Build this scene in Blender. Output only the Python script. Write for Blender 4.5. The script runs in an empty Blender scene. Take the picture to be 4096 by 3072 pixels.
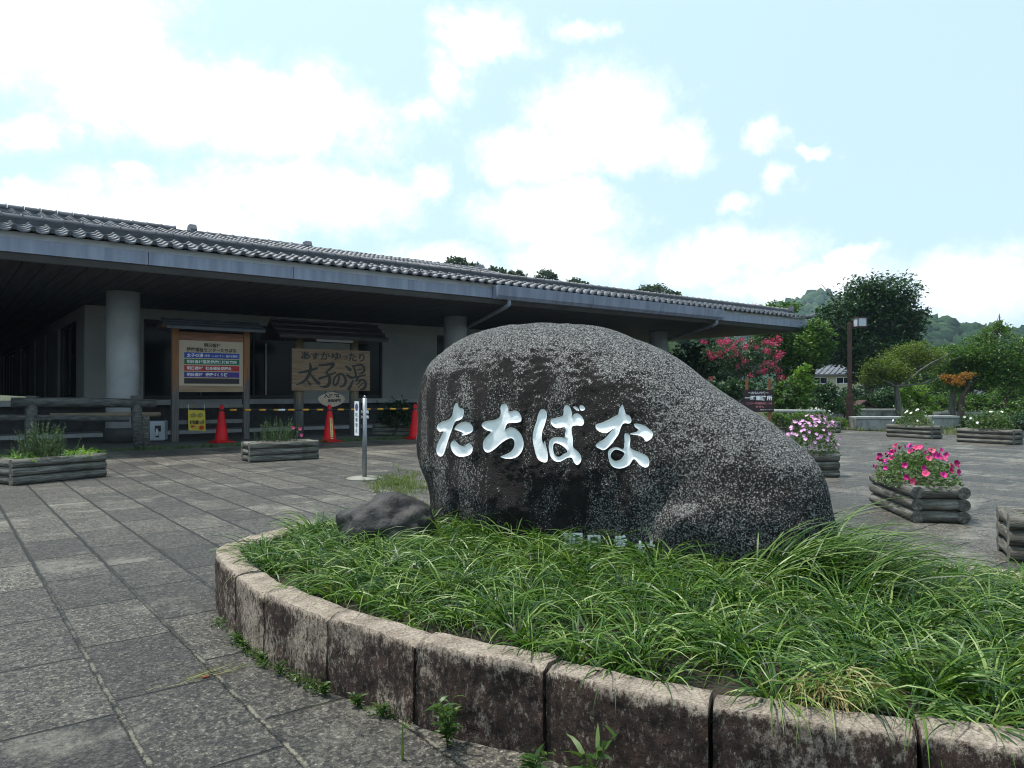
import bpy, bmesh, math, random
import numpy as np
from mathutils import Vector, Matrix, noise
from mathutils.bvhtree import BVHTree
from mathutils.geometry import delaunay_2d_cdt
random.seed(7); rng = np.random.default_rng(7)
PI = math.pi; R_ = math.radians
SC = bpy.context.scene; COL = SC.collection

# ------------------------------------------------------------------ camera
CAMH, FPX, YH, YAW = 1.05, 2960.0, 1565.0, R_(52)
PITCH = math.atan((YH-1536)/FPX)
cam = bpy.data.cameras.new('camera'); co = bpy.data.objects.new('camera', cam); COL.objects.link(co)
co.location = (0, 0, CAMH); co.rotation_euler = (PI/2+PITCH, 0, YAW-PI/2)
cam.sensor_width = 36; cam.lens = FPX/4096*36; cam.clip_end = 6000; cam.clip_start = .05
SC.camera = co
# ------------------------------------------------------------------ light
SUN_EL, SUN_AZ = 71, 130          # azimuth counted from +X towards +Y
sun = bpy.data.lights.new('sun', 'SUN'); sun.energy = 3.6; sun.angle = R_(4); sun.color = (1, .95, .87)
so = bpy.data.objects.new('sun', sun); COL.objects.link(so)
sd = Vector((math.cos(R_(SUN_AZ))*math.cos(R_(SUN_EL)), math.sin(R_(SUN_AZ))*math.cos(R_(SUN_EL)), math.sin(R_(SUN_EL))))
so.rotation_euler = sd.to_track_quat('Z', 'Y').to_euler(); so.location = sd*50
SC.view_settings.view_transform = 'Standard'; SC.view_settings.look = 'None'
SC.view_settings.exposure = 0.5; SC.view_settings.gamma = 1
SC.cycles.filter_width = 1.05; SC.cycles.denoising_input_passes = 'RGB_ALBEDO_NORMAL'; SC.cycles.denoising_prefilter = 'ACCURATE'
SKY_S, CLOUD_S = .11, 1.05

# pixel (4096 wide photo) -> ray, used only to measure where things stand
_F = np.array([math.cos(YAW), math.sin(YAW), 0]); _R = np.array([math.sin(YAW), -math.cos(YAW), 0]); _Z = np.array([0, 0, 1.])
_Fp = _F*math.cos(PITCH)+_Z*math.sin(PITCH); _U = -_F*math.sin(PITCH)+_Z*math.cos(PITCH); _C = np.array([0, 0, CAMH])
def ray(x, y): return _Fp+(x-2048)/FPX*_R+(1536-y)/FPX*_U
def gp(x, y, z=0):
    d = ray(x, y); return _C+d*((z-CAMH)/d[2])
def onY(x, y, Y):
    d = ray(x, y); return _C+d*(Y/d[1])
def onX(x, y, X):
    d = ray(x, y); return _C+d*(X/d[0])
def dep(x, y, D):
    d = ray(x, y); return _C+d*(D/float(d@_F))
def proj(P):
    P = np.asarray(P, float)-_C; w = P@_Fp
    return np.stack([2048+FPX*(P@_R)/w, 1536-FPX*(P@_U)/w], -1)

# ------------------------------------------------------------------ node helpers
class NT:
    def __init__(s, tree): s.t = tree; s.n = tree.nodes; s.l = tree.links
    def __call__(s, kind, out=0, **kw):
        nd = s.n.new('ShaderNode'+kind)
        for k, v in kw.items():
            if k.startswith('i_'): s.put(nd.inputs[k[2:].replace('__', ' ')], v)
            elif k[0] == 'n' and k[1:].isdigit(): s.put(nd.inputs[int(k[1:])], v)
            else: setattr(nd, k, v)
        return nd.outputs[out]
    def put(s, inp, v):
        if isinstance(v, bpy.types.NodeSocket): s.l.new(v, inp)
        else:
            if isinstance(v, (tuple, list)) and len(v) == 3 and inp.type == 'RGBA': v = (*v, 1)
            inp.default_value = v
    def m(s, op, a, b=0.0, c=0.0, clamp=False):
        return s('Math', operation=op, use_clamp=clamp, n0=a, n1=b, n2=c)
    def vm(s, op, a, b=(0, 0, 0)): return s('VectorMath', operation=op, n0=a, n1=b)
    def mix(s, f, a, b): return s('Mix', 2, data_type='RGBA', n0=f, n6=a, n7=b)
    def mul(s, a, b, f=1.0): return s('Mix', 2, data_type='RGBA', blend_type='MULTIPLY', n0=f, n6=a, n7=b)
    def ss(s, x, a, b): return s('MapRange', interpolation_type='SMOOTHSTEP', n0=x, n1=a, n2=b, n3=0.0, n4=1.0)
    def noise(s, vec, scale, detail=3, rough=.55, dist=0.0, out=0):
        return s('TexNoise', out, i_Vector=vec, i_Scale=scale, i_Detail=detail, i_Roughness=rough, i_Distortion=dist)
    def vor(s, vec, scale, feat='F1', out=0, rnd=1.0):
        return s('TexVoronoi', out, feature=feat, i_Vector=vec, i_Scale=scale, i_Randomness=rnd)
    def ramp(s, f, stops):
        o = s('ValToRGB', n0=f); cr = o.node.color_ramp
        while len(cr.elements) < len(stops): cr.elements.new(.5)
        for e, (p, c) in zip(cr.elements, stops):
            e.position = p; e.color = (*c, 1) if len(c) == 3 else c
        return o
    def sep(s, v): 
        o = s('SeparateXYZ', n0=v).node.outputs; return o[0], o[1], o[2]
    def comb(s, x, y, z): return s('CombineXYZ', n0=x, n1=y, n2=z)

def newmat(name):
    m = bpy.data.materials.new(name); m.use_nodes = True; m.node_tree.nodes.clear(); return m, NT(m.node_tree)
def finish(n, color, rough=.6, bump=None, bstr=.5, bdist=.01, metallic=0.0, spec=.5, **kw):
    b = n('BsdfPrincipled', i_Base__Color=color, i_Roughness=rough, i_Metallic=metallic)
    b.node.inputs['Specular IOR Level'].default_value = spec
    if bump is not None:
        n.l.new(n('Bump', i_Strength=bstr, i_Distance=bdist, i_Height=bump), b.node.inputs['Normal'])
    for k, v in kw.items(): n.put(b.node.inputs[k.replace('__', ' ')], v)
    o = n.n.new('ShaderNodeOutputMaterial'); n.l.new(b, o.inputs[0]); return b.node, o
_mc = {}
def pm(name, c1, c2=None, scale=6, rough=.6, bump=.0, bscale=40, stretch=(1, 1, 1), metallic=0, spec=.4, detail=4, lo=.35, hi=.65):
    if name in _mc: return _mc[name]
    c2 = c2 or tuple(v*.75 for v in c1)
    m, n = newmat(name)
    v = n.vm('MULTIPLY', n('TexCoord', 3), stretch)
    f = n.noise(v, scale, detail, .6)
    c = n.ramp(f, [(lo, c1), (hi, c2)])
    finish(n, c, rough, n.noise(v, bscale, 4) if bump else None, bump, .006, metallic, spec)
    _mc[name] = m; return m

# ------------------------------------------------------------------ world
w = bpy.data.worlds.new('World'); SC.world = w; w.use_nodes = True; w.node_tree.nodes.clear(); n = NT(w.node_tree)
d = n('TexCoord', 0)
dx, dy, dz = n.sep(n.vm('NORMALIZE', d))
az = n.m('ARCTAN2', dy, dx); el = n.m('ARCSINE', dz)
sky = n('TexSky', sky_type='NISHITA', sun_disc=False, sun_elevation=R_(SUN_EL), sun_rotation=R_(90-SUN_AZ), air_density=1.0, dust_density=1.6, ozone_density=1.2)
dist = n.vm('SUBTRACT', n.noise(d, 9, 6, .62, out=1), (.5, .5, .5))
d2x, d2y, d2z = n.sep(dist)
azd = n.m('ADD', az, n.m('MULTIPLY', d2x, .16)); eld = n.m('ADD', el, n.m('MULTIPLY', d2y, .10))
# clouds: (x, y, rx, ry, weight) measured on the photo, turned into azimuth / elevation
CL = [(140,80,290,170,1.0),(520,240,360,110,1),(60,275,90,45,.9),(280,375,55,32,.8),(640,420,240,80,.95),(330,470,300,80,.9),(60,430,130,50,.9),(915,395,65,30,.6),
      (1290,250,150,105,1),(1180,330,165,65,1),(1410,320,120,60,1),(1190,460,165,70,1),(1240,560,220,60,.9),(1560,555,215,65,.95),(1720,620,240,45,.9),(960,560,130,45,.85),
      (1670,300,62,36,.9),(1770,328,34,16,.8),(1690,395,45,26,.7),(1600,437,48,26,.75),(1845,567,55,24,.8),(2140,620,215,100,1.0),
      (1045,85,105,55,.8),(960,165,65,52,.7),(1245,45,50,28,.75),(915,235,55,38,.7)]
best = None
for (x, y, rx, ry, wt) in CL:
    k = 1.8517; q = ray(x*k, y*k); q = q/np.linalg.norm(q); a0 = math.atan2(q[1], q[0]); e0 = math.asin(q[2])
    q2 = ray((x+rx)*k, y*k); q2 = q2/np.linalg.norm(q2); ra = abs(math.atan2(q2[1], q2[0])-a0)
    q3 = ray(x*k, (y-ry)*k); q3 = q3/np.linalg.norm(q3); re = abs(math.asin(q3[2])-e0)
    u = n.m('DIVIDE', n.m('SUBTRACT', azd, a0), ra); v = n.m('DIVIDE', n.m('SUBTRACT', eld, e0), re)
    r = n.m('SQRT', n.m('ADD', n.m('MULTIPLY', u, u), n.m('MULTIPLY', v, v)))
    f = n.m('MULTIPLY', n.m('SUBTRACT', 1.12, r), wt)
    best = f if best is None else n.m('MAXIMUM', best, f)
gen = n.m('SUBTRACT', n.noise(d, 3.2, 7, .6), .62)     # fair-weather clouds over the rest of the dome
inview = n.ss(n.m('ABSOLUTE', n.m('SUBTRACT', az, YAW)), .62, .85)
gen = n.m('MULTIPLY', gen, 4.0)
gen = n.m('SUBTRACT', n.m('MULTIPLY', n.m('ADD', gen, 2.0), n.m('MAXIMUM', inview, n.ss(el, .62, .8))), 2.0)
best = n.m('MAXIMUM', best, gen)
best = n.m('ADD', best, n.m('MULTIPLY', n.m('SUBTRACT', n.noise(d, 20, 8, .72), .5), 1.5))
mask = n.ss(best, -.22, .85)
shade = n.noise(d, 11, 5, .6)
ccol = n.ramp(shade, [(.3, (.82, .86, .91)), (.58, (1, 1, 1))])
sunv = n.vm('NORMALIZE', tuple(sd)); dt = n('VectorMath', 1, operation='DOT_PRODUCT', n0=n.vm('NORMALIZE', d), n1=sunv)
glow = n.m('POWER', n.m('MAXIMUM', dt, 0.0), 3.0)
# thin high haze whitens the blue, more so towards the sun
skyb = n('Background', n0=n.mix(n.m('ADD', .58, n.m('MULTIPLY', glow, .42)), sky, (6.2, 8.35, 9.1)), n1=SKY_S)
cst = n.m('MULTIPLY', CLOUD_S, n.m('ADD', 1.0, n.m('MULTIPLY', glow, .5)))
clb = n('Background', n0=ccol, n1=cst)
mx = n('MixShader', n0=mask, n1=skyb, n2=clb)
o = n.n.new('ShaderNodeOutputWorld'); n.l.new(mx, o.inputs[0])

# ------------------------------------------------------------------ mesh + object helpers
class MB:
    def __init__(s): s.v = []; s.f = []; s.m = []; s.s = []
    def add(s, vs, fs, mi=0, smooth=False):
        b = len(s.v); s.v += [tuple(map(float, p)) for p in vs]
        for f in fs: s.f.append(tuple(i+b for i in f)); s.m.append(mi); s.s.append(smooth)
        return s
    def box(s, c, size, rot=None, mi=0):
        c = Vector(c); vs = []
        for sx in (-1, 1):
            for sy in (-1, 1):
                for sz in (-1, 1):
                    p = Vector((sx*size[0]/2, sy*size[1]/2, sz*size[2]/2))
                    if rot is not None: p = rot @ p
                    vs.append(c+p)
        return s.add(vs, [(0, 1, 3, 2), (4, 6, 7, 5), (0, 4, 5, 1), (2, 3, 7, 6), (0, 2, 6, 4), (1, 5, 7, 3)], mi)
    def bb(s, p0, p1, mi=0):
        p0 = Vector(p0); p1 = Vector(p1); return s.box((p0+p1)/2, [abs(a) for a in (p1-p0)], None, mi)
    def tube(s, path, radii, nn=10, mi=0, caps=True, smooth=True):
        path = [Vector(p) for p in path]
        if not hasattr(radii, '__len__'): radii = [radii]*len(path)
        vs = []; fs = []; up = None
        for i, p in enumerate(path):
            t = (path[min(i+1, len(path)-1)]-path[max(i-1, 0)]).normalized()
            if up is None: up = t.orthogonal().normalized()
            up = (up-t*up.dot(t)).normalized(); sd_ = t.cross(up)
            for k in range(nn):
                a = 2*PI*k/nn; vs.append(p+(up*math.cos(a)+sd_*math.sin(a))*radii[i])
        for i in range(len(path)-1):
            for k in range(nn):
                k2 = (k+1) % nn; fs.append((i*nn+k, i*nn+k2, (i+1)*nn+k2, (i+1)*nn+k))
        s.add(vs, fs, mi, smooth)
        if caps:
            b = len(s.v)-len(vs)
            s.f.append(tuple(b+k for k in reversed(range(nn)))); s.m.append(mi); s.s.append(False)
            e = b+(len(path)-1)*nn
            s.f.append(tuple(e+k for k in range(nn))); s.m.append(mi); s.s.append(False)
        return s
    def lathe(s, prof, c=(0, 0, 0), nn=24, mi=0, smooth=True):
        vs = []; fs = []
        for (r, z) in prof:
            for k in range(nn):
                a = 2*PI*k/nn; vs.append((c[0]+r*math.cos(a), c[1]+r*math.sin(a), c[2]+z))
        for i in range(len(prof)-1):
            for k in range(nn):
                k2 = (k+1) % nn; fs.append((i*nn+k, i*nn+k2, (i+1)*nn+k2, (i+1)*nn+k))
        fs.append(tuple(reversed(range(nn)))); fs.append(tuple((len(prof)-1)*nn+k for k in range(nn)))
        return s.add(vs, fs, mi, smooth)
    def prism(s, poly, O, U, V, W, mi=0):
        """closed 2-d outline extruded along W from plane O + a U + b V"""
        O, U, V, W = map(Vector, (O, U, V, W)); k = len(poly)
        vs = [O+U*a+V*b for a, b in poly]+[O+U*a+V*b+W for a, b in poly]
        fs = [tuple(reversed(range(k))), tuple(range(k, 2*k))]+[(i, (i+1) % k, (i+1) % k+k, i+k) for i in range(k)]
        return s.add(vs, fs, mi)
def mesh_np(name, V, F, mi=None, smooth=False):
    V = np.asarray(V, np.float32); F = np.asarray(F, np.int32); me = bpy.data.meshes.new(name); k = F.shape[1]
    me.vertices.add(len(V)); me.vertices.foreach_set('co', V.ravel())
    me.loops.add(F.size); me.loops.foreach_set('vertex_index', F.ravel())
    me.polygons.add(len(F)); me.polygons.foreach_set('loop_start', np.arange(0, F.size, k, dtype=np.int32))
    if mi is not None: me.polygons.foreach_set('material_index', np.asarray(mi, np.int32))
    me.polygons.foreach_set('use_smooth', np.full(len(F), smooth))
    me.update(calc_edges=True); return me
def rootmat(o):
    while o.parent: o = o.parent
    return Matrix.Translation(o.location) @ o.rotation_euler.to_matrix().to_4x4()
def put(name, me, mats, parent=None, world=True):
    for m in (mats if isinstance(mats, (list, tuple)) else [mats]): me.materials.append(m)
    o = bpy.data.objects.new(name, me); COL.objects.link(o)
    if parent is not None:
        if world: me.transform(rootmat(parent).inverted())
        o.parent = parent
    return o
def obj(name, mb, mats, parent=None, world=True, bevel=0):
    me = bpy.data.meshes.new(name); me.from_pydata(mb.v, [], mb.f)
    me.polygons.foreach_set('material_index', mb.m); me.polygons.foreach_set('use_smooth', mb.s); me.update()
    if bevel:
        b = bmesh.new(); b.from_mesh(me)
        ed = [e for e in b.edges if len(e.link_faces) == 2 and e.calc_face_angle(0) > .6]
        bmesh.ops.bevel(b, geom=ed, offset=bevel, segments=2, profile=.6, affect='EDGES'); b.to_mesh(me); b.free()
    return put(name, me, mats, parent, world)
def tag(o, label=None, cat=None, group=None, kind=None):
    for k, v in (('label', label), ('category', cat), ('group', group), ('kind', kind)):
        if v: o[k] = v
    return o
def thing(name, label, cat, loc=(0, 0, 0), rz=0, group=None):
    o = bpy.data.objects.new(name, None); COL.objects.link(o); o.location = Vector([float(c) for c in loc]); o.rotation_euler = (0, 0, rz)
    o.empty_display_size = .2
    return tag(o, label, cat, group)
def copy_tree(o, parent=None):
    c = o.copy(); COL.objects.link(c); c.parent = parent
    for ch in list(o.children): copy_tree(ch, c)
    return c
def catmull(P, k=8, closed=False):
    P = [np.array(p, float) for p in P]; N = len(P); out = []
    for i in range(N if closed else N-1):
        g = (lambda j: P[j % N]) if closed else (lambda j: P[min(max(j, 0), N-1)])
        a, b, c, e = g(i-1), g(i), g(i+1), g(i+2)
        for t in np.arange(k)/k:
            out.append(.5*((2*b)+(c-a)*t+(2*a-5*b+4*c-e)*t*t+(3*b-a-3*c+e)*t**3))
    if not closed: out.append(P[-1])
    return out
def inpoly(P, poly):
    P = np.asarray(P); x, y = P[:, 0], P[:, 1]; r = np.zeros(len(P), bool); q = np.asarray(poly); j = len(q)-1
    for i in range(len(q)):
        c = ((q[i, 1] > y) != (q[j, 1] > y)); 
        xx = (q[j, 0]-q[i, 0])*(y-q[i, 1])/((q[j, 1]-q[i, 1]) or 1e-9)+q[i, 0]
        r ^= c & (x < xx); j = i
    return r
# ---- lettering
_tc = {}
def glyphs(body, bold=.0):
    if (body, bold) in _tc: return _tc[(body, bold)]
    c = bpy.data.curves.new('t', 'FONT'); c.body = body; c.offset = bold; c.resolution_u = 3
    t = bpy.data.objects.new('t', c); COL.objects.link(t); dg = bpy.context.evaluated_depsgraph_get()
    me = bpy.data.meshes.new_from_object(t.evaluated_get(dg))
    V = np.array([v.co[:2] for v in me.vertices]); F = [tuple(p.vertices) for p in me.polygons]
    bpy.data.objects.remove(t); bpy.data.curves.remove(c); bpy.data.meshes.remove(me)
    lo = V.min(0); hi = V.max(0); V = (V-lo)/(hi-lo); _tc[(body, bold)] = (V, F, (hi-lo)); return _tc[(body, bold)]
def lettering(body, O, U, V, mat, parent, w_, h_, off, bold=.015, name='lettering', mb=None):
    """body fitted in a w_ x h_ box whose lower-left corner is O"""
    G, F, _ = glyphs(body, bold); O, U, V, off = map(Vector, (O, U, V, off)); m_ = mb or MB()
    m_.add([O+U*(a*w_)+V*(b*h_)+off for a, b in G], F)
    if mb is None: return obj(name, m_, mat, parent)
# ---- blades (grass, needles): numpy ribbons
def blades(B, head, L, W, ph0, ph1, nseg=4, roll=1.0):
    """B base points, head azimuth, ph0/ph1 tilt from the vertical at base/tip"""
    N = len(B); t = np.linspace(0, 1, nseg+1); rl = rng.uniform(-roll, roll, N); V = np.zeros((N, nseg+1, 2, 3)); p = np.array(B, float)
    hd = np.stack([np.cos(head), np.sin(head), 0*head], -1); sdv = np.stack([-np.sin(head), np.cos(head), 0*head], -1)
    for i in range(nseg+1):
        w_ = (W*np.clip(1-t[i]**1.7, .06, 1)*(.75+.25*min(1, 4*t[i])))[:, None]
        ph = ph0+(ph1-ph0)*t[i]; nb = hd*np.cos(ph)[:, None]-np.array([0, 0, 1.])*np.sin(ph)[:, None]; sw = sdv*np.cos(rl)[:, None]+nb*np.sin(rl)[:, None]
        V[:, i, 0] = p-sw*w_/2; V[:, i, 1] = p+sw*w_/2
        ph = ph0+(ph1-ph0)*(t[i]+.5/nseg); st = (L/nseg)[:, None]
        p = p+st*(hd*np.sin(ph)[:, None]+np.array([0, 0, 1.])*np.cos(ph)[:, None])
    base = np.arange(N)[:, None]*(nseg+1)*2
    fs = [base+np.array([[i*2, i*2+1, i*2+3, i*2+2]]) for i in range(nseg)]
    return V.reshape(-1, 3), np.concatenate(fs, 0).reshape(-1, 4)
def leafquads(P, size, up=.45, aspect=.55, outward=None):
    N = len(P); nrm = rng.normal(size=(N, 3)); nrm /= np.linalg.norm(nrm, axis=1)[:, None]; nrm[:, 2] = np.abs(nrm[:, 2])+up
    if outward is not None: nrm += outward
    nrm /= np.linalg.norm(nrm, axis=1)[:, None]
    a = np.cross(nrm, rng.normal(size=(N, 3))); a /= np.linalg.norm(a, axis=1)[:, None]; b = np.cross(nrm, a)
    s_ = size*rng.uniform(.6, 1.3, N)[:, None]
    V = np.stack([P-a*s_/2, P+b*s_*aspect/2+nrm*s_*.06, P+a*s_/2-nrm*s_*.1, P-b*s_*aspect/2+nrm*s_*.06], 1).reshape(-1, 3)
    return V, np.arange(4*N).reshape(-1, 4)
def cat(*vf):
    Vs = []; Fs = []; b = 0
    for V, F in vf: Vs.append(V); Fs.append(F+b); b += len(V)
    return np.concatenate(Vs), np.concatenate(Fs)

# ------------------------------------------------------------------ materials
def leafmat(name, cols, trans=.35, rough=.45, tint=(1.5, 1.6, .7)):
    if name in _mc: return _mc[name]
    m, n = newmat(name); r = n('NewGeometry', 8)
    k = len(cols); c = n.ramp(r, [(i/(k-1), cc) for i, cc in enumerate(cols)])
    b = n('BsdfPrincipled', i_Base__Color=c, i_Roughness=rough); b.node.inputs['Specular IOR Level'].default_value = .35
    t = n('BsdfTranslucent', n0=n.mul(c, tint))
    mxs = n('MixShader', n0=trans, n1=b, n2=t); o = n.n.new('ShaderNodeOutputMaterial'); n.l.new(mxs, o.inputs[0])
    _mc[name] = m; return m
def mat_paving():
    m, n = newmat('exposed aggregate paving'); P = n('TexCoord', 3); x, y, z = n.sep(P)
    wob = n.vm('SUBTRACT', n.noise(P, 7, 4, .6, out=1), (.5, .5, .5)); wx, wy, _ = n.sep(wob)
    xs = n.m('ADD', x, n.m('MULTIPLY', wx, .022)); ys = n.m('ADD', y, n.m('MULTIPLY', wy, .022))
    W, L = .347, .66
    fxr = n.m('DIVIDE', n.m('SUBTRACT', xs, .137), W); row = n.m('FLOOR', fxr); fx = n.m('SUBTRACT', fxr, row)
    rr = n('TexWhiteNoise', 0, noise_dimensions='1D', i_W=row)
    fyr = n.m('ADD', n.m('DIVIDE', ys, L), n.m('MULTIPLY', rr, 5.0)); colm = n.m('FLOOR', fyr); fy = n.m('SUBTRACT', fyr, colm)
    ex = n.m('MULTIPLY', n.m('MINIMUM', fx, n.m('SUBTRACT', 1.0, fx)), W); ey = n.m('MULTIPLY', n.m('MINIMUM', fy, n.m('SUBTRACT', 1.0, fy)), L)
    cell = n('TexWhiteNoise', 0, noise_dimensions='2D', i_Vector=n.comb(row, colm, 0.0))
    rag = n.m('MULTIPLY', n.m('SUBTRACT', n.noise(P, 60, 3), .5), .010)
    jx = n.m('SUBTRACT', 1.0, n.ss(n.m('ADD', ex, n.m('MULTIPLY', rag, 1.5)), .003, .014)); jy = n.m('SUBTRACT', 1.0, n.ss(n.m('ADD', ey, rag), .002, .0095))
    joint = n.m('MAXIMUM', jx, jy)
    big = n.noise(P, .55, 4, .6); near = n.m('SUBTRACT', 1.0, n.ss(n.m('ADD', y, n.m('MULTIPLY', big, 3.0)), 3.6, 7.0)); sandy = n.m('MULTIPLY', n.m('MULTIPLY', near, n.ss(big, .36, .5)), n.ss(n.noise(P, 6, 5, .8), .42, .56))
    jcol = n.mix(n.m('MULTIPLY', sandy, n.m('MULTIPLY', jx, .9)), (.007, .007, .006), (.23, .21, .16))
    moss = n.m('MULTIPLY', joint, n.ss(n.noise(P, 1.3, 3), .64, .7)); jcol = n.mix(moss, jcol, (.035, .05, .012))
    ag = n.vor(P, 90); agc = n.sep(n.vor(P, 90, out=1))[0]
    ag2 = n.noise(P, 140, 4, .7)
    sp = n.m('MULTIPLY', n.ss(agc, .35, .95), n.m('SUBTRACT', 1.0, n.ss(ag, .25, .6)))
    base = n.ramp(n.m('ADD', n.m('MULTIPLY', ag2, .6), n.m('MULTIPLY', n.noise(P, 9, 5, .65), .45)), [(.36, (.024, .0215, .019)), (.56, (.082, .074, .064)), (.74, (.205, .188, .163))])
    base = n.mix(n.m('MULTIPLY', sp, .5), base, (.27, .265, .25))
    base = n.mul(base, n.ramp(n.noise(P, 55, 5, .85), [(.36, (.22, .22, .23)), (.52, (1.0, 1.0, 1.0)), (.66, (1.5, 1.48, 1.45))]))
    agr = n.sep(n.vor(P, 78, out=1))[1]; base = n.mul(base, n.ramp(n.m('ADD', n.m('MULTIPLY', agr, .6), n.m('MULTIPLY', n.noise(P, 95, 4, .8), .4)), [(.22, (.30, .30, .31)), (.5, (.92, .92, .92)), (.74, (1.75, 1.72, 1.66))]))
    base = n.mul(base, n.ramp(cell, [(0, (.48, .48, .49)), (.5, (.85, .84, .83)), (1, (1.3, 1.27, 1.2))]))
    base = n.mix(n.m('MULTIPLY', n.ss(n.noise(P, 1.1, 7, .75), .52, .66), .5), base, (.30, .28, .23))
    band = n.m('MULTIPLY', n.ss(n.noise(n.vm('MULTIPLY', P, (.25, 1.6, 1)), 1.7, 4, .6), .6, .72), n.ss(cell, .55, .7))
    base = n.mix(n.m('MULTIPLY', band, .5), base, (.30, .285, .24))
    c = n.mix(joint, base, jcol)
    h = n.m('ADD', n.m('MULTIPLY', n.m('SUBTRACT', 1.0, joint), 1.0), n.m('MULTIPLY', n.m('SUBTRACT', 1.0, ag), .25))
    h = n.m('ADD', h, n.m('ADD', n.m('MULTIPLY', cell, .45), n.m('MULTIPLY', ag2, .35)))
    h = n.m('ADD', h, n.m('MULTIPLY', n.noise(P, 42, 4, .8), 1.2))
    finish(n, c, .55, h, 1.0, .014, spec=.5); return m
PATCH = dep(3265, 1975, 3.0)-np.array([dep(2160, 1740, 3.75)[0], dep(2160, 1740, 3.75)[1], 0])   # dark worn spot on the boulder's right end
def mat_granite():
    """weathered boulder: pale granite crystals showing through a black crust that runs in vertical streaks"""
    m, n = newmat('weathered granite'); P = n('TexCoord', 3)
    x, y, z = n.sep(P)
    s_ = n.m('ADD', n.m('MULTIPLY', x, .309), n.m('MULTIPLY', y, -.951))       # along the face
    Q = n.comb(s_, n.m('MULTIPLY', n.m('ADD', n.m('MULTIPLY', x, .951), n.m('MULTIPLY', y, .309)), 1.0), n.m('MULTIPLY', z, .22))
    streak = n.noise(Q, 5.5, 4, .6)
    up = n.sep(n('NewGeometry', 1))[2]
    lit_crown = n.ss(n.m('ADD', up, n.m('MULTIPLY', n.m('SUBTRACT', streak, .5), .8)), .1, .55)     # upward faces paler: sunlit crown put into the colour
    right = n.ss(n.m('ADD', s_, n.m('MULTIPLY', n.m('SUBTRACT', n.noise(P, 2.5, 4), .5), .6)), .25, .75)  # paler lichen at the right end, with its sunlit slope painted in
    bare = n.m('MAXIMUM', n.m('MAXIMUM', n.m('MULTIPLY', lit_crown, 1.2), n.m('MULTIPLY', right, .70)), n.m('MULTIPLY', n.ss(streak, .40, .62), .74)); bare = n.m('ADD', bare, n.m('MULTIPLY', n.m('SUBTRACT', n.noise(P, 2.2, 5, .65), .5), 1.1))
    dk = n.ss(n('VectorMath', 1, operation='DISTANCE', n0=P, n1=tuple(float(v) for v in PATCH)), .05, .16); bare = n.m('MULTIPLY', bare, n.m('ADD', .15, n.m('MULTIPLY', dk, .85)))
    v1 = n.vor(P, 150); cr = n.sep(n.vor(P, 165, out=1))[0]; n1 = n.noise(P, 140, 6, .82)
    n2 = n.noise(P, 190, 3, .7)
    cr2 = n.sep(n.vor(P, 210, out=1))[0]
    speck = n.m('ADD', n.m('MULTIPLY', n1, .62), n.m('ADD', n.m('MULTIPLY', cr, .22), n.m('MULTIPLY', cr2, .16)))
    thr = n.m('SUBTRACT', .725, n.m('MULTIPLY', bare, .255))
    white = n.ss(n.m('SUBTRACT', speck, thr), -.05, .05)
    gran = n.ramp(n.m('ADD', n.m('MULTIPLY', cr2, .5), n.m('MULTIPLY', n2, .5)), [(.25, (.04, .04, .041)), (.45, (.13, .13, .13)), (.62, (.37, .367, .36)), (.8, (.66, .655, .64))])
    crust = n.ramp(n.noise(P, 14, 5, .7), [(.35, (.009, .0075, .0085)), (.65, (.029, .023, .0245))])
    crust = n.mix(n.m('MULTIPLY', n.ss(n.noise(P, 6, 4), .5, .7), .5), crust, (.04, .031, .026))
    c = n.mix(white, crust, gran)
    h = n.m('ADD', n.m('MULTIPLY', n1, 1.0), n.m('ADD', n.m('MULTIPLY', cr2, .35), n.m('MULTIPLY', n.m('SUBTRACT', 1.0, v1), .6)))
    finish(n, c, .75, h, 1.0, .030, spec=.25); return m
def mat_curb():
    m, n = newmat('stained curb granite'); P = n('TexCoord', 3)
    x, y, z = n.sep(P); Q = n.comb(x, y, n.m('MULTIPLY', z, .6))
    up = n.sep(n('NewGeometry', 1))[2]
    n1 = n.noise(Q, 60, 7, .85); n0 = n.noise(P, 3.2, 4, .6)
    rim = n.ss(n.m('ADD', z, n.m('MULTIPLY', n.m('SUBTRACT', n.noise(P, 16, 5, .75), .5), .10)), .215, .258)
    clean = n.m('MAXIMUM', n.m('MAXIMUM', n.m('MULTIPLY', rim, .8), n.ss(up, .4, .8)), n.m('MULTIPLY', n.ss(n0, .46, .66), .72))
    k = n.ss(n.m('SUBTRACT', n1, n.m('SUBTRACT', .58, n.m('MULTIPLY', clean, .20))), -.06, .10)
    gran = n.ramp(n.noise(P, 120, 4, .75), [(.3, (.16, .125, .10)), (.5, (.42, .345, .28)), (.75, (.62, .535, .45))])
    gran = n.mul(gran, n.ramp(n.noise(P, 11, 5, .7), [(.3, (.5, .48, .46)), (.62, (1, 1, 1))]))
    st = n.ramp(n.noise(P, 22, 5, .7), [(.35, (.014, .009, .008)), (.68, (.075, .043, .034))])
    c = n.mix(k, st, gran)
    h = n.m('ADD', n.noise(P, 45, 6, .75), n.m('MULTIPLY', n.noise(P, 8, 4), 1.2))
    finish(n, c, .8, h, .9, .02, spec=.25); return m
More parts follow.
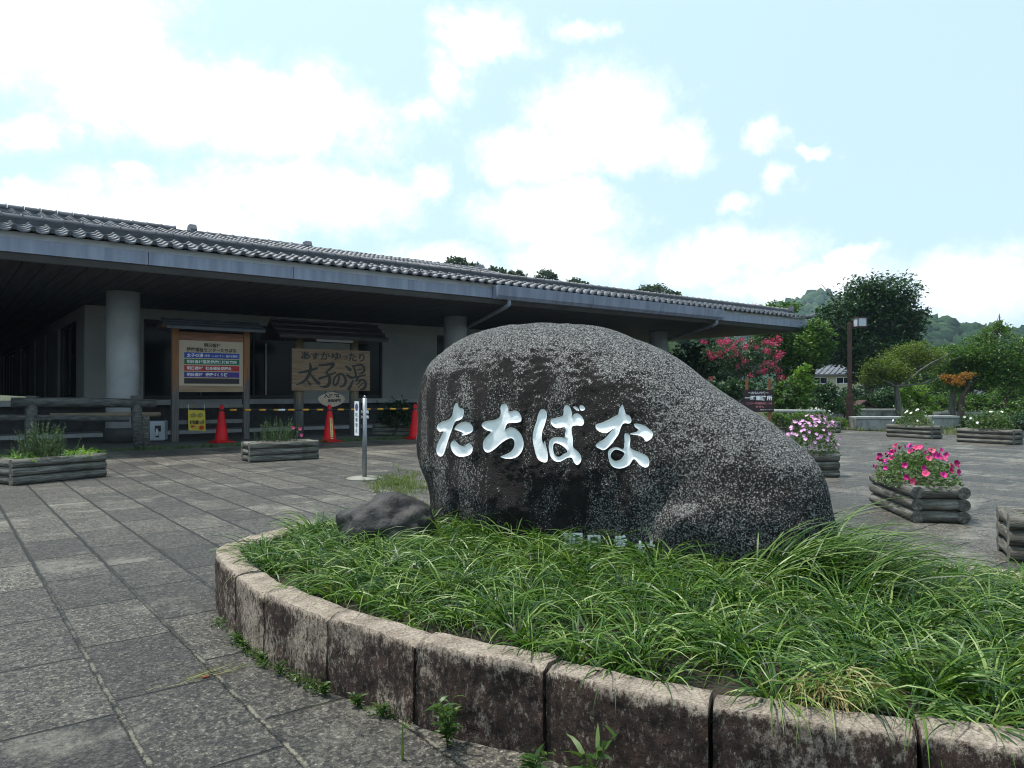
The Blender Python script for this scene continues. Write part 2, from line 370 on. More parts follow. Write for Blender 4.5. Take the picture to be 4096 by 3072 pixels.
def mat_log():
    m, n = newmat('weathered log'); P = n('TexCoord', 3); oi = n('ObjectInfo', 5)
    Q = n.vm('ADD', n.vm('MULTIPLY', P, (1.6, 22, 22)), n.comb(n.m('MULTIPLY', oi, 40.0), 0.0, 0.0))
    g = n.noise(Q, 1.6, 5, .65); c = n.ramp(g, [(.28, (.034, .031, .026)), (.5, (.125, .118, .102)), (.72, (.28, .27, .245))])
    cr = n.noise(n.vm('MULTIPLY', Q, (.5, 1, 1)), 3.2, 3, .6); crack = n.ss(n.m('ABSOLUTE', n.m('SUBTRACT', cr, .5)), .0, .02)
    c = n.mul(c, n.ramp(crack, [(0, (.18, .17, .16)), (1, (1, 1, 1))]))
    c = n.mix(n.m('MULTIPLY', n.ss(n.noise(P, 5, 4), .55, .75), .5), c, (.045, .05, .025))
    finish(n, c, .8, n.m('ADD', n.m('MULTIPLY', g, .8), crack), .7, .006, spec=.25); return m
def mat_tile():
    m, n = newmat('silver glazed clay tile'); P = n('TexCoord', 3)
    c = n.ramp(n.noise(P, 1.7, 5, .7), [(.3, (.06, .064, .078)), (.7, (.135, .14, .162))])
    c = n.mul(c, n.ramp(n('NewGeometry', 8), [(0, (.7, .7, .7)), (1, (1.2, 1.2, 1.2))]))
    finish(n, c, .50, n.noise(P, 30, 3), .15, .004, spec=.4); return m
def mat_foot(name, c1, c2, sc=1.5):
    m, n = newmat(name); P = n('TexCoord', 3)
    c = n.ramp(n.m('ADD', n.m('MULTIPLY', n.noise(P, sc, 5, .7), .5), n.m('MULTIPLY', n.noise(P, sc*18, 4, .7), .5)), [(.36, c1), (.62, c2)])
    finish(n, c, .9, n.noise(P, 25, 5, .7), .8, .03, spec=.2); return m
def mat_fascia():
    m, n = newmat('painted metal fascia'); P = n('TexCoord', 3); x, y, z = n.sep(P)
    Q = n.comb(n.m('MULTIPLY', x, 5.0), n.m('MULTIPLY', y, 5.0), n.m('MULTIPLY', z, .5))
    c = n.ramp(n.noise(Q, 1.2, 5, .65), [(.36, (.165, .185, .25)), (.64, (.25, .275, .36))])
    finish(n, c, .42, spec=.4); return m
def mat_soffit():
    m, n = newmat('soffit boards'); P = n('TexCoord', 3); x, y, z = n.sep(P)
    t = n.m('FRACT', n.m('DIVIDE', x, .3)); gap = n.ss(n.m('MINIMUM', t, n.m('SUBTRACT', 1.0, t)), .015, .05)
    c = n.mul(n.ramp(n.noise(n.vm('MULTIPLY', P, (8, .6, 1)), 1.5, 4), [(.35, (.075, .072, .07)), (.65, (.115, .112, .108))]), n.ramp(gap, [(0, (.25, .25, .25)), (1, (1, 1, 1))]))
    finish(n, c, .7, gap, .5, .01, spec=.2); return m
def mat_oldwood(name, dark, mid, warm, wz0, wz1):
    """posts: warm varnish high up, bleached grey below (real wear), grain along z"""
    m, n = newmat(name); P = n('TexCoord', 3); x, y, z = n.sep(P)
    g = n.noise(n.vm('MULTIPLY', P, (26, 26, 1.6)), 1.3, 5, .65)
    grey = n.ramp(g, [(.3, dark), (.7, mid)]); wm = n.mul(n.ramp(g, [(.3, (.6, .6, .6)), (.7, (1.1, 1.1, 1.1))]), warm)
    k = n.ss(n.m('ADD', z, n.m('MULTIPLY', n.m('SUBTRACT', n.noise(n.vm('MULTIPLY', P, (9, 9, 1.2)), 1.6, 4, .7), .5), 1.5)), wz0, wz1)
    finish(n, n.mix(k, grey, wm), .65, g, .4, .005, spec=.3); return m
def mat_board():
    m, n = newmat('plank sign board'); P = n('TexCoord', 3); x, y, z = n.sep(P)
    g = n.noise(n.vm('MULTIPLY', P, (1.3, 1, 16)), 2.2, 5, .65)
    c = n.ramp(g, [(.3, (.15, .085, .045)), (.5, (.235, .155, .092)), (.7, (.275, .20, .125))])
    t = n.m('FRACT', n.m('DIVIDE', z, .245)); gap = n.ss(n.m('MINIMUM', t, n.m('SUBTRACT', 1.0, t)), .0, .02)
    c = n.mul(c, n.ramp(gap, [(0, (.35, .3, .28)), (1, (1, 1, 1))])); finish(n, c, .6, g, .3, .004, spec=.3); return m
def mat_forest():
    m, n = newmat('hill forest'); P = n('TexCoord', 3)
    f = n.m('ADD', n.m('MULTIPLY', n('NewGeometry', 8), .5), n.m('MULTIPLY', n.noise(P, .5, 5, .75), .5))
    c = n.ramp(f, [(.25, (.012, .034, .014)), (.5, (.03, .072, .028)), (.8, (.08, .13, .05))])
    finish(n, c, .85, n.noise(P, .9, 6, .8), 1.0, 1.5, spec=.15); return m
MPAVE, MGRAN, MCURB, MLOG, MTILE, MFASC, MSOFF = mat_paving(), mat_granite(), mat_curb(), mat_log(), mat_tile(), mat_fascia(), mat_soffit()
MLOGD = pm('dark railing log', (.028, .027, .026), (.10, .098, .095), 3, .75, .5, 40, stretch=(2, 8, 8))  # darker log tone used for the railing
MGROUND = mat_foot('garden soil and turf', (.028, .034, .014), (.085, .088, .045), .7)
MSOIL = mat_foot('dark planting soil', (.018, .014, .011), (.062, .05, .038), 4)
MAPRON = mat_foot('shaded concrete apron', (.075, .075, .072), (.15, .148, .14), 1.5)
MFOREST = mat_forest()
MWHITE = pm('white paint', (.72, .73, .74), (.60, .61, .62), 30, .5)
MLETTER = pm('white carved paint', (.80, .82, .84), (.52, .52, .50), 28, .95, .2, 90, lo=.62, hi=.78, detail=8, spec=.04)
MPRINT = pm('printed white', (.82, .83, .84), (.78, .79, .8), 5, .4)
MBLACK = pm('black ink', (.012, .011, .012), (.02, .018, .018), 8, .5)
MCONC = pm('column concrete', (.50, .51, .52), (.40, .41, .42), 2.5, .75, .15, 60)
MWALL = pm('pale render wall', (.42, .42, .40), (.36, .36, .345), 1.5, .8, .15, 120)
MBASE = pm('dark plinth stone', (.035, .034, .036), (.06, .058, .06), 6, .7, .3, 30)
MLEDGE = pm('concrete ledge', (.48, .485, .49), (.38, .385, .39), 4, .75, .2, 50)
MGLASS = pm('dark window glass', (.006, .007, .010), (.010, .011, .015), 1, .12, spec=.12)
MFRAME = pm('dark bronze frame', (.02, .019, .02), (.03, .028, .028), 8, .45)
MPIPE = pm('grey painted pipe', (.22, .235, .28), (.17, .18, .22), 5, .45)
MCONE = pm('red cone plastic', (.58, .008, .012), (.46, .006, .010), 5, .45, spec=.2)
MYEL = pm('yellow plastic', (.72, .36, .03), (.62, .30, .03), 12, .45)
MDARKP = pm('black plastic', (.016, .016, .017), (.024, .024, .025), 9, .5)
MSTEEL = pm('galvanised steel', (.30, .31, .33), (.22, .23, .24), 14, .4, metallic=.6)
MBROWNP = pm('rusty brown post', (.028, .018, .016), (.075, .03, .02), 5, .6, .2, 30)
MGREYST = pm('pale cast stone', (.30, .30, .29), (.10, .10, .098), 3.2, .8, .5, 35, stretch=(1, 1, .5), lo=.38, hi=.66)
MBARK = pm('tree bark', (.085, .068, .052), (.035, .028, .022), 5, .9, .8, 14, stretch=(3, 3, .6))
MBARKG = pm('grey maple bark', (.17, .165, .15), (.07, .065, .058), 5, .85, .6, 14, stretch=(3, 3, .6))
MROOFB = pm('bluish metal roof strip', (.085, .092, .105), (.06, .066, .076), 4, .5)
MBOARD = mat_board()
MPOST = mat_oldwood('sign post wood', (.055, .05, .048), (.15, .14, .132), (.30, .135, .055), .9, 1.6)
MPOST2 = mat_oldwood('bath post wood', (.07, .07, .07), (.19, .19, .185), (.21, .165, .10), .65, 1.0)
MWARM = pm('varnished wood', (.27, .105, .045), (.17, .06, .028), 3, .5, .2, 30, stretch=(1, 8, 8))

# ================================================================== GROUND
def sheet(name, x0, x1, y0, y1, z, mat, kind='structure'):
    mb = MB(); mb.add([(x0, y0, z), (x1, y0, z), (x1, y1, z), (x0, y1, z)], [(0, 1, 2, 3)])
    return tag(obj(name, mb, mat), kind=kind)
sheet('ground', -1500, 2500, -1500, 2500, -.012, MGROUND)
mb = MB(); mb.add([(x, y, 0) for x, y in [(-14, -12), (19.4, -12), (19.4, 14.15), (-14, 14.15)]], [(0, 1, 2, 3)])
tag(obj('pavement', mb, MPAVE), kind='structure')
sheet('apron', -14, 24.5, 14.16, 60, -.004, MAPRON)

# ---- hills
def hill(name, D, pts, depth, mat, crowns, crown_r, label_forest=None):
    """pts: measured skyline (x, y) of the ridge; built as a real ridge D metres away"""
    xs = np.array([p[0] for p in pts], float); ys = np.array([p[1] for p in pts], float)
    X = np.linspace(xs[0], xs[-1], 70); Y = np.interp(X, xs, ys); J = 15; V = []
    for i in range(70):
        top = dep(X[i], Y[i], D); hgt = top[2]-crown_r*1.3
        dirv = np.array([top[0], top[1], 0])/math.hypot(top[0], top[1])
        for j in range(J):
            t = j/(J-1)*2-1; hh = hgt*max(0, math.cos(t*PI/2))**1.25+noise.noise(Vector((i*.3, j*.6, D)))*crown_r*.6
            q = np.array([top[0], top[1], 0])+dirv*t*depth; V.append((q[0], q[1], max(-2, hh-.5) if abs(t) < 1 else -2))
    V = np.array(V); F = [[i*J+j, (i+1)*J+j, (i+1)*J+j+1, i*J+j+1] for i in range(69) for j in range(J-1)]
    tag(put(name, mesh_np(name, V, F, smooth=True), mat), kind='structure')
    # crowns of the wood that covers it: one uncountable mass
    ic = bmesh.new(); bmesh.ops.create_icosphere(ic, subdivisions=2, radius=1); bv = np.array([v.co[:] for v in ic.verts]); bf = np.array([[v.index for v in f.verts] for f in ic.faces]); ic.free()
    G = V.reshape(70, J, 3); vs = []; fs = []; b = 0
    for k in range(crowns):
        i = rng.uniform(0, 68.99); j = rng.uniform(0, J*.62); i0, j0 = int(i), int(j); a, c = i-i0, j-j0
        P = G[i0, j0]*(1-a)*(1-c)+G[i0+1, j0]*a*(1-c)+G[i0, j0+1]*(1-a)*c+G[i0+1, j0+1]*a*c
        r = crown_r*rng.uniform(.5, 1.25); tall = rng.uniform(.8, 1.25)*(1.5 if rng.random() < .08 else 1)
        off = rng.normal(size=bv.shape)*.06; lump = 1+.25*np.sin(bv@rng.normal(size=3)*3+rng.uniform(0, 6))
        vs.append((bv*lump[:, None]+off)*np.array([r, r, r*tall])+P+[0, 0, r*.2]); fs.append(bf+b); b += len(bv)
    tag(put('forest', mesh_np('forest', np.concatenate(vs), np.concatenate(fs), smooth=True), MFOREST), 'dense green wood covering the '+label_forest, 'forest', kind='stuff')
hill('hill', 620, [(2300, 1330), (2700, 1270), (2900, 1250), (2960, 1242), (3060, 1237), (3140, 1205), (3200, 1183), (3270, 1172), (3330, 1186), (3400, 1215), (3600, 1250), (3900, 1330), (4500, 1420)], 190, MFOREST, 4200, 4.2, 'far blue-green mountain')
hill('hill', 310, [(3350, 1420), (3500, 1330), (3600, 1275), (3680, 1254), (3740, 1268), (3800, 1280), (3880, 1297), (3960, 1312), (4050, 1318), (4200, 1310), (4700, 1250)], 100, MFOREST, 4200, 2.6, 'nearer hillside right of the big tree')
hill('hill', 100, [(1350, 1120), (1600, 1090), (1760, 1098), (1900, 1110), (2100, 1150), (2300, 1175), (2500, 1215), (2650, 1215), (2800, 1270), (2950, 1400)], 26, MFOREST, 900, 1.1, 'low hill behind the building')

# ================================================================== BUILDING
YE, ZS, YW, XR, XL = 13.8, 3.10, 20.0, 23.7, -9.0
B = thing('community_building', 'long low building with grey tiled roof, deep shaded eaves and round concrete columns', 'building', (11, 17, 0))
def tiles(x0, x1, y0, z0, slope, nc, clen=.235, p=.25, endcaps=False):
    us = np.array([0, .09, .2, .35, .5, .62, .7, .74, .79, .85, .91, .96, 1.0]); prof = np.where(us < .7, -.025*np.sin(PI*np.clip(us/.7, 0, 1)), .030*np.sin(PI*np.clip((us-.7)/.3, 0, 1)))
    K = len(us); cs = math.cos(math.atan(slope)); vs = []; fs = []; b = 0
    for i in range(int(round((x1-x0)/p))):
        x = x0+(i+us)*p
        for j in range(nc):
            ya, yb = y0+j*clen*cs, y0+(j+1)*clen*cs+.02; za, zb = z0+j*clen*cs*slope+.026, z0+((j+1)*clen*cs+.02)*slope
            jz = rng.uniform(-.004, .004)
            for (yy, zz) in ((ya+.004, za-.026-.004), (ya, za), (yb, zb)):
                vs.append(np.stack([x, np.full(K, yy), prof+zz+jz], 1))
            for r in (0, 1):
                for k in range(K-1): fs.append([b+r*K+k, b+r*K+k+1, b+(r+1)*K+k+1, b+(r+1)*K+k])
            b += 3*K
    return np.concatenate(vs), np.array(fs)
def rail_tiles(mb, x0, x1, y, z, h):
    """ridge: layered flat tiles under a round capping with collars"""
    mb.bb((x0, y-.11, z-.05), (x1, y+.11, z+h*.45)); mb.bb((x0, y-.085, z+h*.45+.004), (x1, y+.085, z+h*.8))
    k = int((x1-x0)/.29)
    for i in range(k): mb.tube([(x0+i*.29, y, z+h*.9), (x0+i*.29+.25, y, z+h*.9), (x0+i*.29+.25, y, z+h*.9), (x0+i*.29+.272, y, z+h*.9)], [.066, .062, .080, .080], 10, 1)
V, F = tiles(XL, XR-.1, 13.72, 3.555, .30, 4)
roof = put('lower_roof', mesh_np('lower_roof', V, F, smooth=True), MTILE, B)
cap = MB(); MNOSHI0 = pm('dark roll end tile', (.028, .029, .034), (.05, .052, .06), 6, .5)
for i in range(int((XR-XL)/.25)): cap.tube([(XL+(i+.85)*.25, 13.70, 3.588), (XL+(i+.85)*.25, 13.76, 3.591)], .037, 12)
tag(obj('roll_end_tile', cap, MNOSHI0, roof), kind='stuff')
MNOSHI = pm('dark layered ridge tile', (.030, .031, .037), (.055, .057, .066), 6, .5)
ridge = MB(); rail_tiles(ridge, XL, XR+.25, 14.62, 3.79, .13); obj('ridge', ridge, [MNOSHI, MTILE], roof)
tip = MB(); tip.tube([(XR-.3, 13.72, 3.58), (XR-.05, 13.68, 3.60), (XR+.12, 13.66, 3.66), (XR+.22, 13.65, 3.75)], [.07, .07, .055, .02], 8); obj('corner_tile', tip, MTILE, roof); tip = MB()
tip.prism([(-.12, 0), (.12, 0), (.12, .2), (.06, .3), (-.06, .3), (-.12, .2)], (XR+.25, 14.62, 3.78), (0, 1, 0), (0, 0, 1), (.08, 0, 0)); obj('ridge_end_tile', tip, MTILE, roof)
V, F = tiles(XL, 12.85, 14.75, 3.80, .285, 14)
up = put('upper_roof', mesh_np('upper_roof', V, F, smooth=True), MTILE, B)
def zr(x, y): return onY(x, y, 18.0)
rg = MB()
for (xa, xb, dz) in ((XL, zr(755, 925)[0], .04), (zr(755, 925)[0]+.15, zr(1218, 1000)[0], .0), (zr(1218, 1000)[0]+.15, 12.75, -.03)):
    rail_tiles(rg, xa, xb, 18.0, 4.56+dz, .17)
    en = MB(); en.prism([(-.17, 0), (.17, 0), (.17, .22), (.1, .33), (-.1, .33), (-.17, .22)], (xb, 18.0, 4.52+dz), (0, 1, 0), (0, 0, 1), (.14, 0, 0)); obj('ridge_end_tile', en, MTILE, up)
obj('ridge', rg, [MNOSHI, MTILE], up)
sl = MB()      # roof body under the tiles
sl.prism([(13.86, 3.45), (13.86, 3.5), (14.55, 3.72), (15.0, 3.72), (50, 3.72), (50, ZS+.012), (14.0, ZS+.012), (14.0, 3.45)], (XL, 0, 0), (0, 1, 0), (0, 0, 1), (XR-XL-.15, 0, 0))
sl.prism([(14.85, 3.725), (18.0, 4.58), (30, 4.58), (30, 3.725)], (XL, 0, 0), (0, 1, 0), (0, 0, 1), (12.8-XL, 0, 0))
obj('roof_body', sl, MBASE, B)
st = MB(); st.bb((XL, 13.85, 3.445), (XR-.05, 13.99, 3.545)); obj('mortar_strip', st, MLEDGE, B)
fj = [XL]+[onY(px, 1100, YE)[0] for px in (593, 1173, 1636, 1990)]+[onY(px, 1250, YE)[0] for px in (2372, 2642, 2895, 3050, 3165)]+[XR]
for i in range(len(fj)-1):
    m_ = MB(); m_.prism([(13.8, 3.215), (13.8, 3.435), (13.995, 3.435), (13.995, 3.222), (13.82, 3.215)], (fj[i]+.006, 0, 0), (0, 1, 0), (0, 0, 1), (fj[i+1]-fj[i]-.012, 0, 0)); obj('fascia_panel', m_, MFASC, B)
m_ = MB(); m_.prism([(13.845, 3.212), (13.995, 3.212), (13.995, 3.108), (13.93, 3.108)], (XL, 0, 0), (0, 1, 0), (0, 0, 1), (XR-XL-.01, 0, 0)); obj('eave_lip', m_, pm('dull grey eave lip', (.115, .115, .118), (.085, .085, .09), 2, .6), B)
m_ = MB(); m_.bb((XR-.14, 14.0, 3.105), (XR+.0, 20.5, 3.43)); obj('verge_board', m_, MFASC, B)
gj = [onY(px, 1200, 13.6)[0] for px in (1990, 2372, 2642, 2895)]
gut = MB()
for i in range(3): gut.prism([(13.60, 3.27), (13.57, 3.50), (13.792, 3.50), (13.792, 3.19), (13.66, 3.19)], (gj[i]+.006, 0, 0), (0, 1, 0), (0, 0, 1), (gj[i+1]-gj[i]-.012, 0, 0))
gut = obj('gutter', gut, MFASC, B)
for px, py, cx in ((2036, 1225, 11.3), (2866, 1300, 19.7)):
    q = onY(px, py, 13.72); m_ = MB()
    m_.tube([(q[0], 13.72, 3.26), (q[0], 13.72, 3.08), (q[0]-.05, 13.76, 3.03), (cx+.42, 16.9, 2.86), (cx+.40, 17.0, 2.8), (cx+.40, 17.0, .1)], .052, 10); obj('downpipe', m_, MPIPE, gut)
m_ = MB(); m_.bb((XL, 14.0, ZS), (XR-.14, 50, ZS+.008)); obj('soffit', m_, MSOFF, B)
for cx in (3.08, 11.3, 19.7):
    m_ = MB(); m_.lathe([(.315, .30), (.315, ZS-.002)], (cx, 17, 0), 40); c_ = obj('column', m_, MCONC, B)
    m_ = MB(); m_.lathe([(.36, 0), (.36, .28), (.345, .298)], (cx, 17, 0), 32); obj('column_base', m_, MBASE, c_)
# walls: pale render with tall dark windows standing on a concrete ledge
ZL0, ZL1, ZW = .71, .84, 2.84
def wx(px): return float(onY(px, 1450, YW)[0])
wins = [(wx(574), wx(1215)), (wx(1410), wx(1530)), (wx(1748), wx(1900)), (14.2, 17.5)]
wl = MB(); edges = [2.8]+[e for w2 in wins for e in w2]+[20.2]
for i in range(0, len(edges), 2): wl.bb((edges[i], YW, ZL1), (edges[i+1], YW+.25, ZW-.003))
wl.bb((2.8, YW, ZW), (20.2, YW+.25, ZS-.004))
ws = [(21.3, 24.8), (27.2, 28.05), (30.2, 31.1), (32.9, 36.6), (39.0, 46.0)]; ed = [YW+.254]+[e for w2 in ws for e in w2]+[50]
for i in range(0, len(ed), 2): wl.bb((2.8, ed[i], ZL1), (3.05, ed[i+1], ZW-.003))
wl.bb((2.8, YW+.254, ZW), (3.05, 50, ZS-.004))
wl.bb((20.2, YW, 0), (20.45, 50, ZS-.004)); wl.bb((-3.2, 18, 0), (-3, 50, ZS-.004)); wl.bb((-2.99, 49.8, 0), (2.79, 50, ZS-.004))  # unseen west and far walls added to keep light out of the passage
obj('wall', wl, MWALL, B)
def window(fr, gl, horizontal_mullions=True):
    f = obj('window', fr, MFRAME, B); obj('pane', gl, MGLASS, f)
for (a, b_) in wins:
    fr = MB(); gl = MB(); k = max(1, round((b_-a)/1.3)); t = .05
    fr.bb((a, YW+.06, ZL1), (b_, YW+.14, ZL1+.1)); fr.bb((a, YW+.06, ZW-.09), (b_, YW+.14, ZW-.004))
    for i in range(k+1): 
        x = a+(b_-a-t)*i/k; fr.bb((x, YW+.06, ZL1+.101), (x+t, YW+.14, ZW-.091))
    gl.bb((a+.01, YW+.09, ZL1+.05), (b_-.01, YW+.10, ZW-.05)); window(fr, gl)
mu = MB(); x = wx(1066); mu.bb((x-.02, YW+.03, .95), (x+.02, YW+.058, 2.35)); obj('lit_mullion_edge', mu, MSTEEL, B)  # pale strip for a lit mullion edge, its brightness put into the colour
for (a, b_) in ws:
    fr = MB(); gl = MB(); k = max(1, round((b_-a)/1.75)); t = .06
    fr.bb((2.86, a, ZL1), (2.95, b_, ZL1+.08)); fr.bb((2.86, a, ZW-.09), (2.95, b_, ZW-.004))
    for i in range(k+1):
        y = a+(b_-a-t)*i/k; fr.bb((2.86, y, ZL1+.081), (2.95, y+t, ZW-.091))
    gl.bb((2.89, a+.01, ZL1+.04), (2.90, b_-.01, ZW-.05)); window(fr, gl)
m_ = MB(); m_.bb((-2.9, YW-.3, ZL0), (20.3, YW+.3, ZL1-.003)); obj('ledge', m_, MLEDGE, B)
m_ = MB(); m_.bb((-2.9, YW+.05, 0), (20.19, YW+.24, ZL0-.003)); obj('plinth', m_, MBASE, B)
m_ = MB(); m_.bb((-2.9, YW-.75, 0), (20.1, YW+.04, .09)); obj('step', m_, MLEDGE, B)

# ================================================================== NOTICE BOARD (left)
YS = 16.3
NB = thing('notice_board', 'roofed wooden notice board with blue, green, red and purple name strips', 'notice board', (4.65, YS, 0))
xl, xr = onY(699, 1600, YS)[0], onY(983, 1600, YS)[0]
for x in (xl, xr):
    m_ = MB(); m_.bb((x-.065, YS-.065, 0), (x+.065, YS+.065, 2.36)); obj('post', m_, MPOST, NB, bevel=.008)
px0, px1 = onY(719, 1450, YS)[0], onY(969, 1450, YS)[0]; pz1, pz0 = onY(719, 1359, YS)[2], onY(719, 1543, YS)[2]
m_ = MB(); m_.bb((xl+.067, YS-.05, pz1), (xr-.067, YS+.05, pz1+.17)); obj('frame_rail', m_, MWARM, NB, bevel=.006)
m_ = MB(); m_.bb((xl+.067, YS-.06, pz0-.13), (xr-.067, YS+.05, pz0)); obj('frame_rail', m_, pm('pale frame wood', (.33, .23, .14), (.24, .16, .09), 3, .6, .2, 30, stretch=(1, 8, 8)), NB, bevel=.006)
m_ = MB(); m_.bb((xl+.067, YS-.03, pz0+.002), (xr-.067, YS+.02, pz1-.002)); pan = obj('panel', m_, pm('cream sign panel', (.50, .40, .29), (.46, .36, .26), 2, .5), NB)
pw, ph_ = xr-xl-.14, pz1-pz0; ox = xl+.07
def pnl(u, v, dy): return (ox+u*pw, YS-.03-dy, pz1-v*ph_)
UX, UZ = (1, 0, 0), (0, 0, 1)
def txt(body, u0, u1, v0, v1, mat, dy=.008, bold=.02): lettering(body, pnl(u0, v1, dy), UX, UZ, mat, pan, (u1-u0)*pw, (v1-v0)*ph_, (0, 0, 0), bold)
txt('明日香村', .377, .632, .055, .145, MBLACK); txt('健康福祉センターたちばな', .11, .89, .155, .25, MBLACK)
for i, (v0, v1, c) in enumerate([(.269, .388, (.008, .045, .34)), (.410, .528, (.004, .13, .052)), (.551, .670, (.42, .006, .008)), (.692, .812, (.045, .012, .20)), (.833, .952, (.010, .006, .007))]):
    m_ = MB(); a, b_ = pnl(.079, v1, .004), pnl(.938, v0, 0); m_.bb(a, (b_[0], YS-.0305, b_[2])); obj('name_strip', m_, pm('strip %d' % i, c, c, 3, .4), pan)
txt('太子の湯', .115, .365, .288, .372, MPRINT); txt('（喫茶・レストラン・無料休憩所）', .385, .915, .304, .362, MPRINT, bold=.005)
txt('明日香村国民健康保険診療所', .118, .895, .43, .508, MPRINT); txt('明日香村', .118, .36, .571, .65, MPRINT); txt('社会福祉協議会', .40, .81, .571, .65, MPRINT)
txt('明日香村', .118, .36, .712, .792, MPRINT); txt('健康づくり課', .40, .745, .712, .792, MPRINT)
ra, rb = onY(657, 1275, YS), onY(672, 1312, YS-.45); x0, x1 = rb[0]-.02, onY(1062, 1320, YS-.45)[0]
m_ = MB(); m_.prism([(-.45, rb[2]), (-.45, rb[2]+.05), (0, ra[2]+.02), (.45, rb[2]+.05), (.45, rb[2]), (0, ra[2]-.04)], (x0, YS, 0), (0, 1, 0), UZ, (x1-x0, 0, 0))
rf = obj('roof', m_, MROOFB, NB)
sl_ = Vector((0, .45, ra[2]-rb[2]-.03))
for t in (.03, .35, .67, .97): q = Vector((0, YS-.45, rb[2]+.053))+sl_*t; m_ = MB(); m_.tube([(x0-.01, q[1], q[2]), (x1+.01, q[1], q[2])], .014, 6); obj('batten', m_, MROOFB, rf)
m_ = MB(); m_.bb((xl-.25, YS-.04, 2.362), (xr+.25, YS+.04, 2.45)); obj('ridge_beam', m_, MPOST, NB)
for zz in (onY(700, 1626, YS)[2], onY(700, 1690, YS)[2]):
    m_ = MB(); m_.bb((xl+.067, YS-.03, zz-.04), (xr-.067, YS+.03, zz+.04)); obj('crossrail', m_, MPOST2, NB, bevel=.006)

# ================================================================== BATH SIGN (right)
BS = thing('bath_sign', 'roofed plank sign painted with large black brush characters', 'sign', (7.3, YS, 0))
xl2, xr2 = onY(1203, 1650, YS)[0], onY(1425, 1650, YS)[0]
for x in (xl2, xr2):
    m_ = MB(); m_.tube([(x, YS+.12, 0), (x, YS+.12, 1.2), (x, YS+.12, 2.35)], [.118, .11, .10], 14); obj('post', m_, MPOST2, BS)
bx0, bx1 = onY(1165, 1480, YS)[0], onY(1477, 1480, YS)[0]; bz1, bz0 = onY(1165, 1393, YS)[2], onY(1165, 1563, YS)[2]
m_ = MB(); m_.bb((bx0, YS-.045, bz0), (bx1, YS+.0, bz1)); brd = obj('board', m_, MBOARD, BS, bevel=.006)
def bpt(x, y, dy=.05):
    u = (x-365)/990.; top = 358+42*u; bot = 895+10*u; return Vector((bx0+u*(bx1-bx0), YS-dy, bz1-(y-top)/(bot-top)*(bz1-bz0)))
strokes = {'太': [([(440, 668), (520, 655), (600, 635), (668, 612)], [24, 30, 30, 34]), ([(578, 545), (588, 610), (565, 700), (510, 775), (415, 822)], [16, 38, 38, 34, 12]), ([(590, 690), (630, 745), (695, 810)], [16, 34, 44]), ([(548, 772), (588, 820)], [16, 36])],
 '子': [([(685, 575), (760, 572), (870, 560), (835, 615), (775, 668)], [22, 28, 38, 30, 20]), ([(775, 660), (825, 735), (815, 815), (770, 848), (700, 842)], [22, 36, 40, 34, 12]), ([(690, 745), (785, 715), (900, 668)], [32, 26, 22])],
 'の': [([(948, 690), (940, 760), (905, 828), (872, 805), (890, 735), (945, 690), (1000, 705), (1030, 765), (1010, 830), (950, 855)], [18, 26, 26, 24, 24, 22, 28, 32, 32, 14])],
 '湯': [([(1030, 590), (1095, 640)], [24, 42]), ([(1040, 700), (1110, 740)], [24, 40]), ([(1125, 765), (1100, 830), (1068, 885)], [14, 36, 44]), ([(1115, 580), (1150, 640), (1165, 710)], [20, 28, 26]), ([(1130, 592), (1230, 575), (1272, 610), (1265, 665), (1210, 690)], [22, 26, 32, 28, 18]), ([(1180, 640), (1245, 628)], [16, 18]), ([(1115, 738), (1200, 722), (1290, 705)], [26, 22, 24]), ([(1205, 725), (1165, 768), (1130, 790)], [22, 18, 10]), ([(1170, 778), (1260, 768), (1295, 815), (1270, 875), (1215, 890)], [20, 26, 36, 36, 14]), ([(1222, 785), (1170, 830)], [20, 12]), ([(1262, 800), (1190, 865)], [20, 12])]}
for ch, sts in strokes.items():
    m_ = MB()
    for si, (pts, wd) in enumerate(sts):
        c3 = np.array(catmull([(*p, w_) for p, w_ in zip(pts, wd)], 10)); dd = np.gradient(c3[:, :2], axis=0); dd /= np.linalg.norm(dd, axis=1)[:, None]+1e-9; nn_ = np.stack([-dd[:, 1], dd[:, 0]], 1)
        e0, e1 = c3[0, :2]-dd[0]*c3[0, 2]*.3, c3[-1, :2]+dd[-1]*c3[-1, 2]*.35; dz = .0485+.0004*si
        L_ = [bpt(*(q[:2]+n2*q[2]/2), dz) for q, n2 in zip(c3, nn_)]; Rr = [bpt(*(q[:2]-n2*q[2]/2), dz) for q, n2 in zip(c3, nn_)]
        k = len(L_); m_.add(L_+Rr+[bpt(*e0, dz), bpt(*e1, dz)], [(i, i+1, k+i+1, k+i) for i in range(k-1)]+[(2*k, 0, k), (2*k+1, 2*k-1, k-1)])
    obj('brush_character', m_, MBLACK, brd)
for ch, x, y, w_, h_ in (('あ', 472, 498, 108, 98), ('す', 592, 505, 104, 92), ('か', 708, 508, 125, 100), ('ゆ', 848, 508, 125, 95), ('っ', 985, 505, 72, 48), ('た', 1065, 525, 108, 108), ('り', 1205, 535, 75, 105)):
    a, b_, c_ = bpt(x, y, .049), bpt(x+w_, y, .049), bpt(x, y-h_, .049); lettering(ch, a, UX, UZ, MBLACK, brd, (b_-a).x, (c_-a).z, (0, 0, 0), .03)
ra, rb = onY(1087, 1275, YS+.1), onY(1144, 1349, YS-.5); x0, x1 = onY(1120, 1349, YS-.5)[0], onY(1552, 1344, YS-.5)[0]; MDKW = pm('dark stained timber', (.040, .025, .020), (.022, .015, .014), 4, .6, .3, 30, stretch=(1, 8, 8))
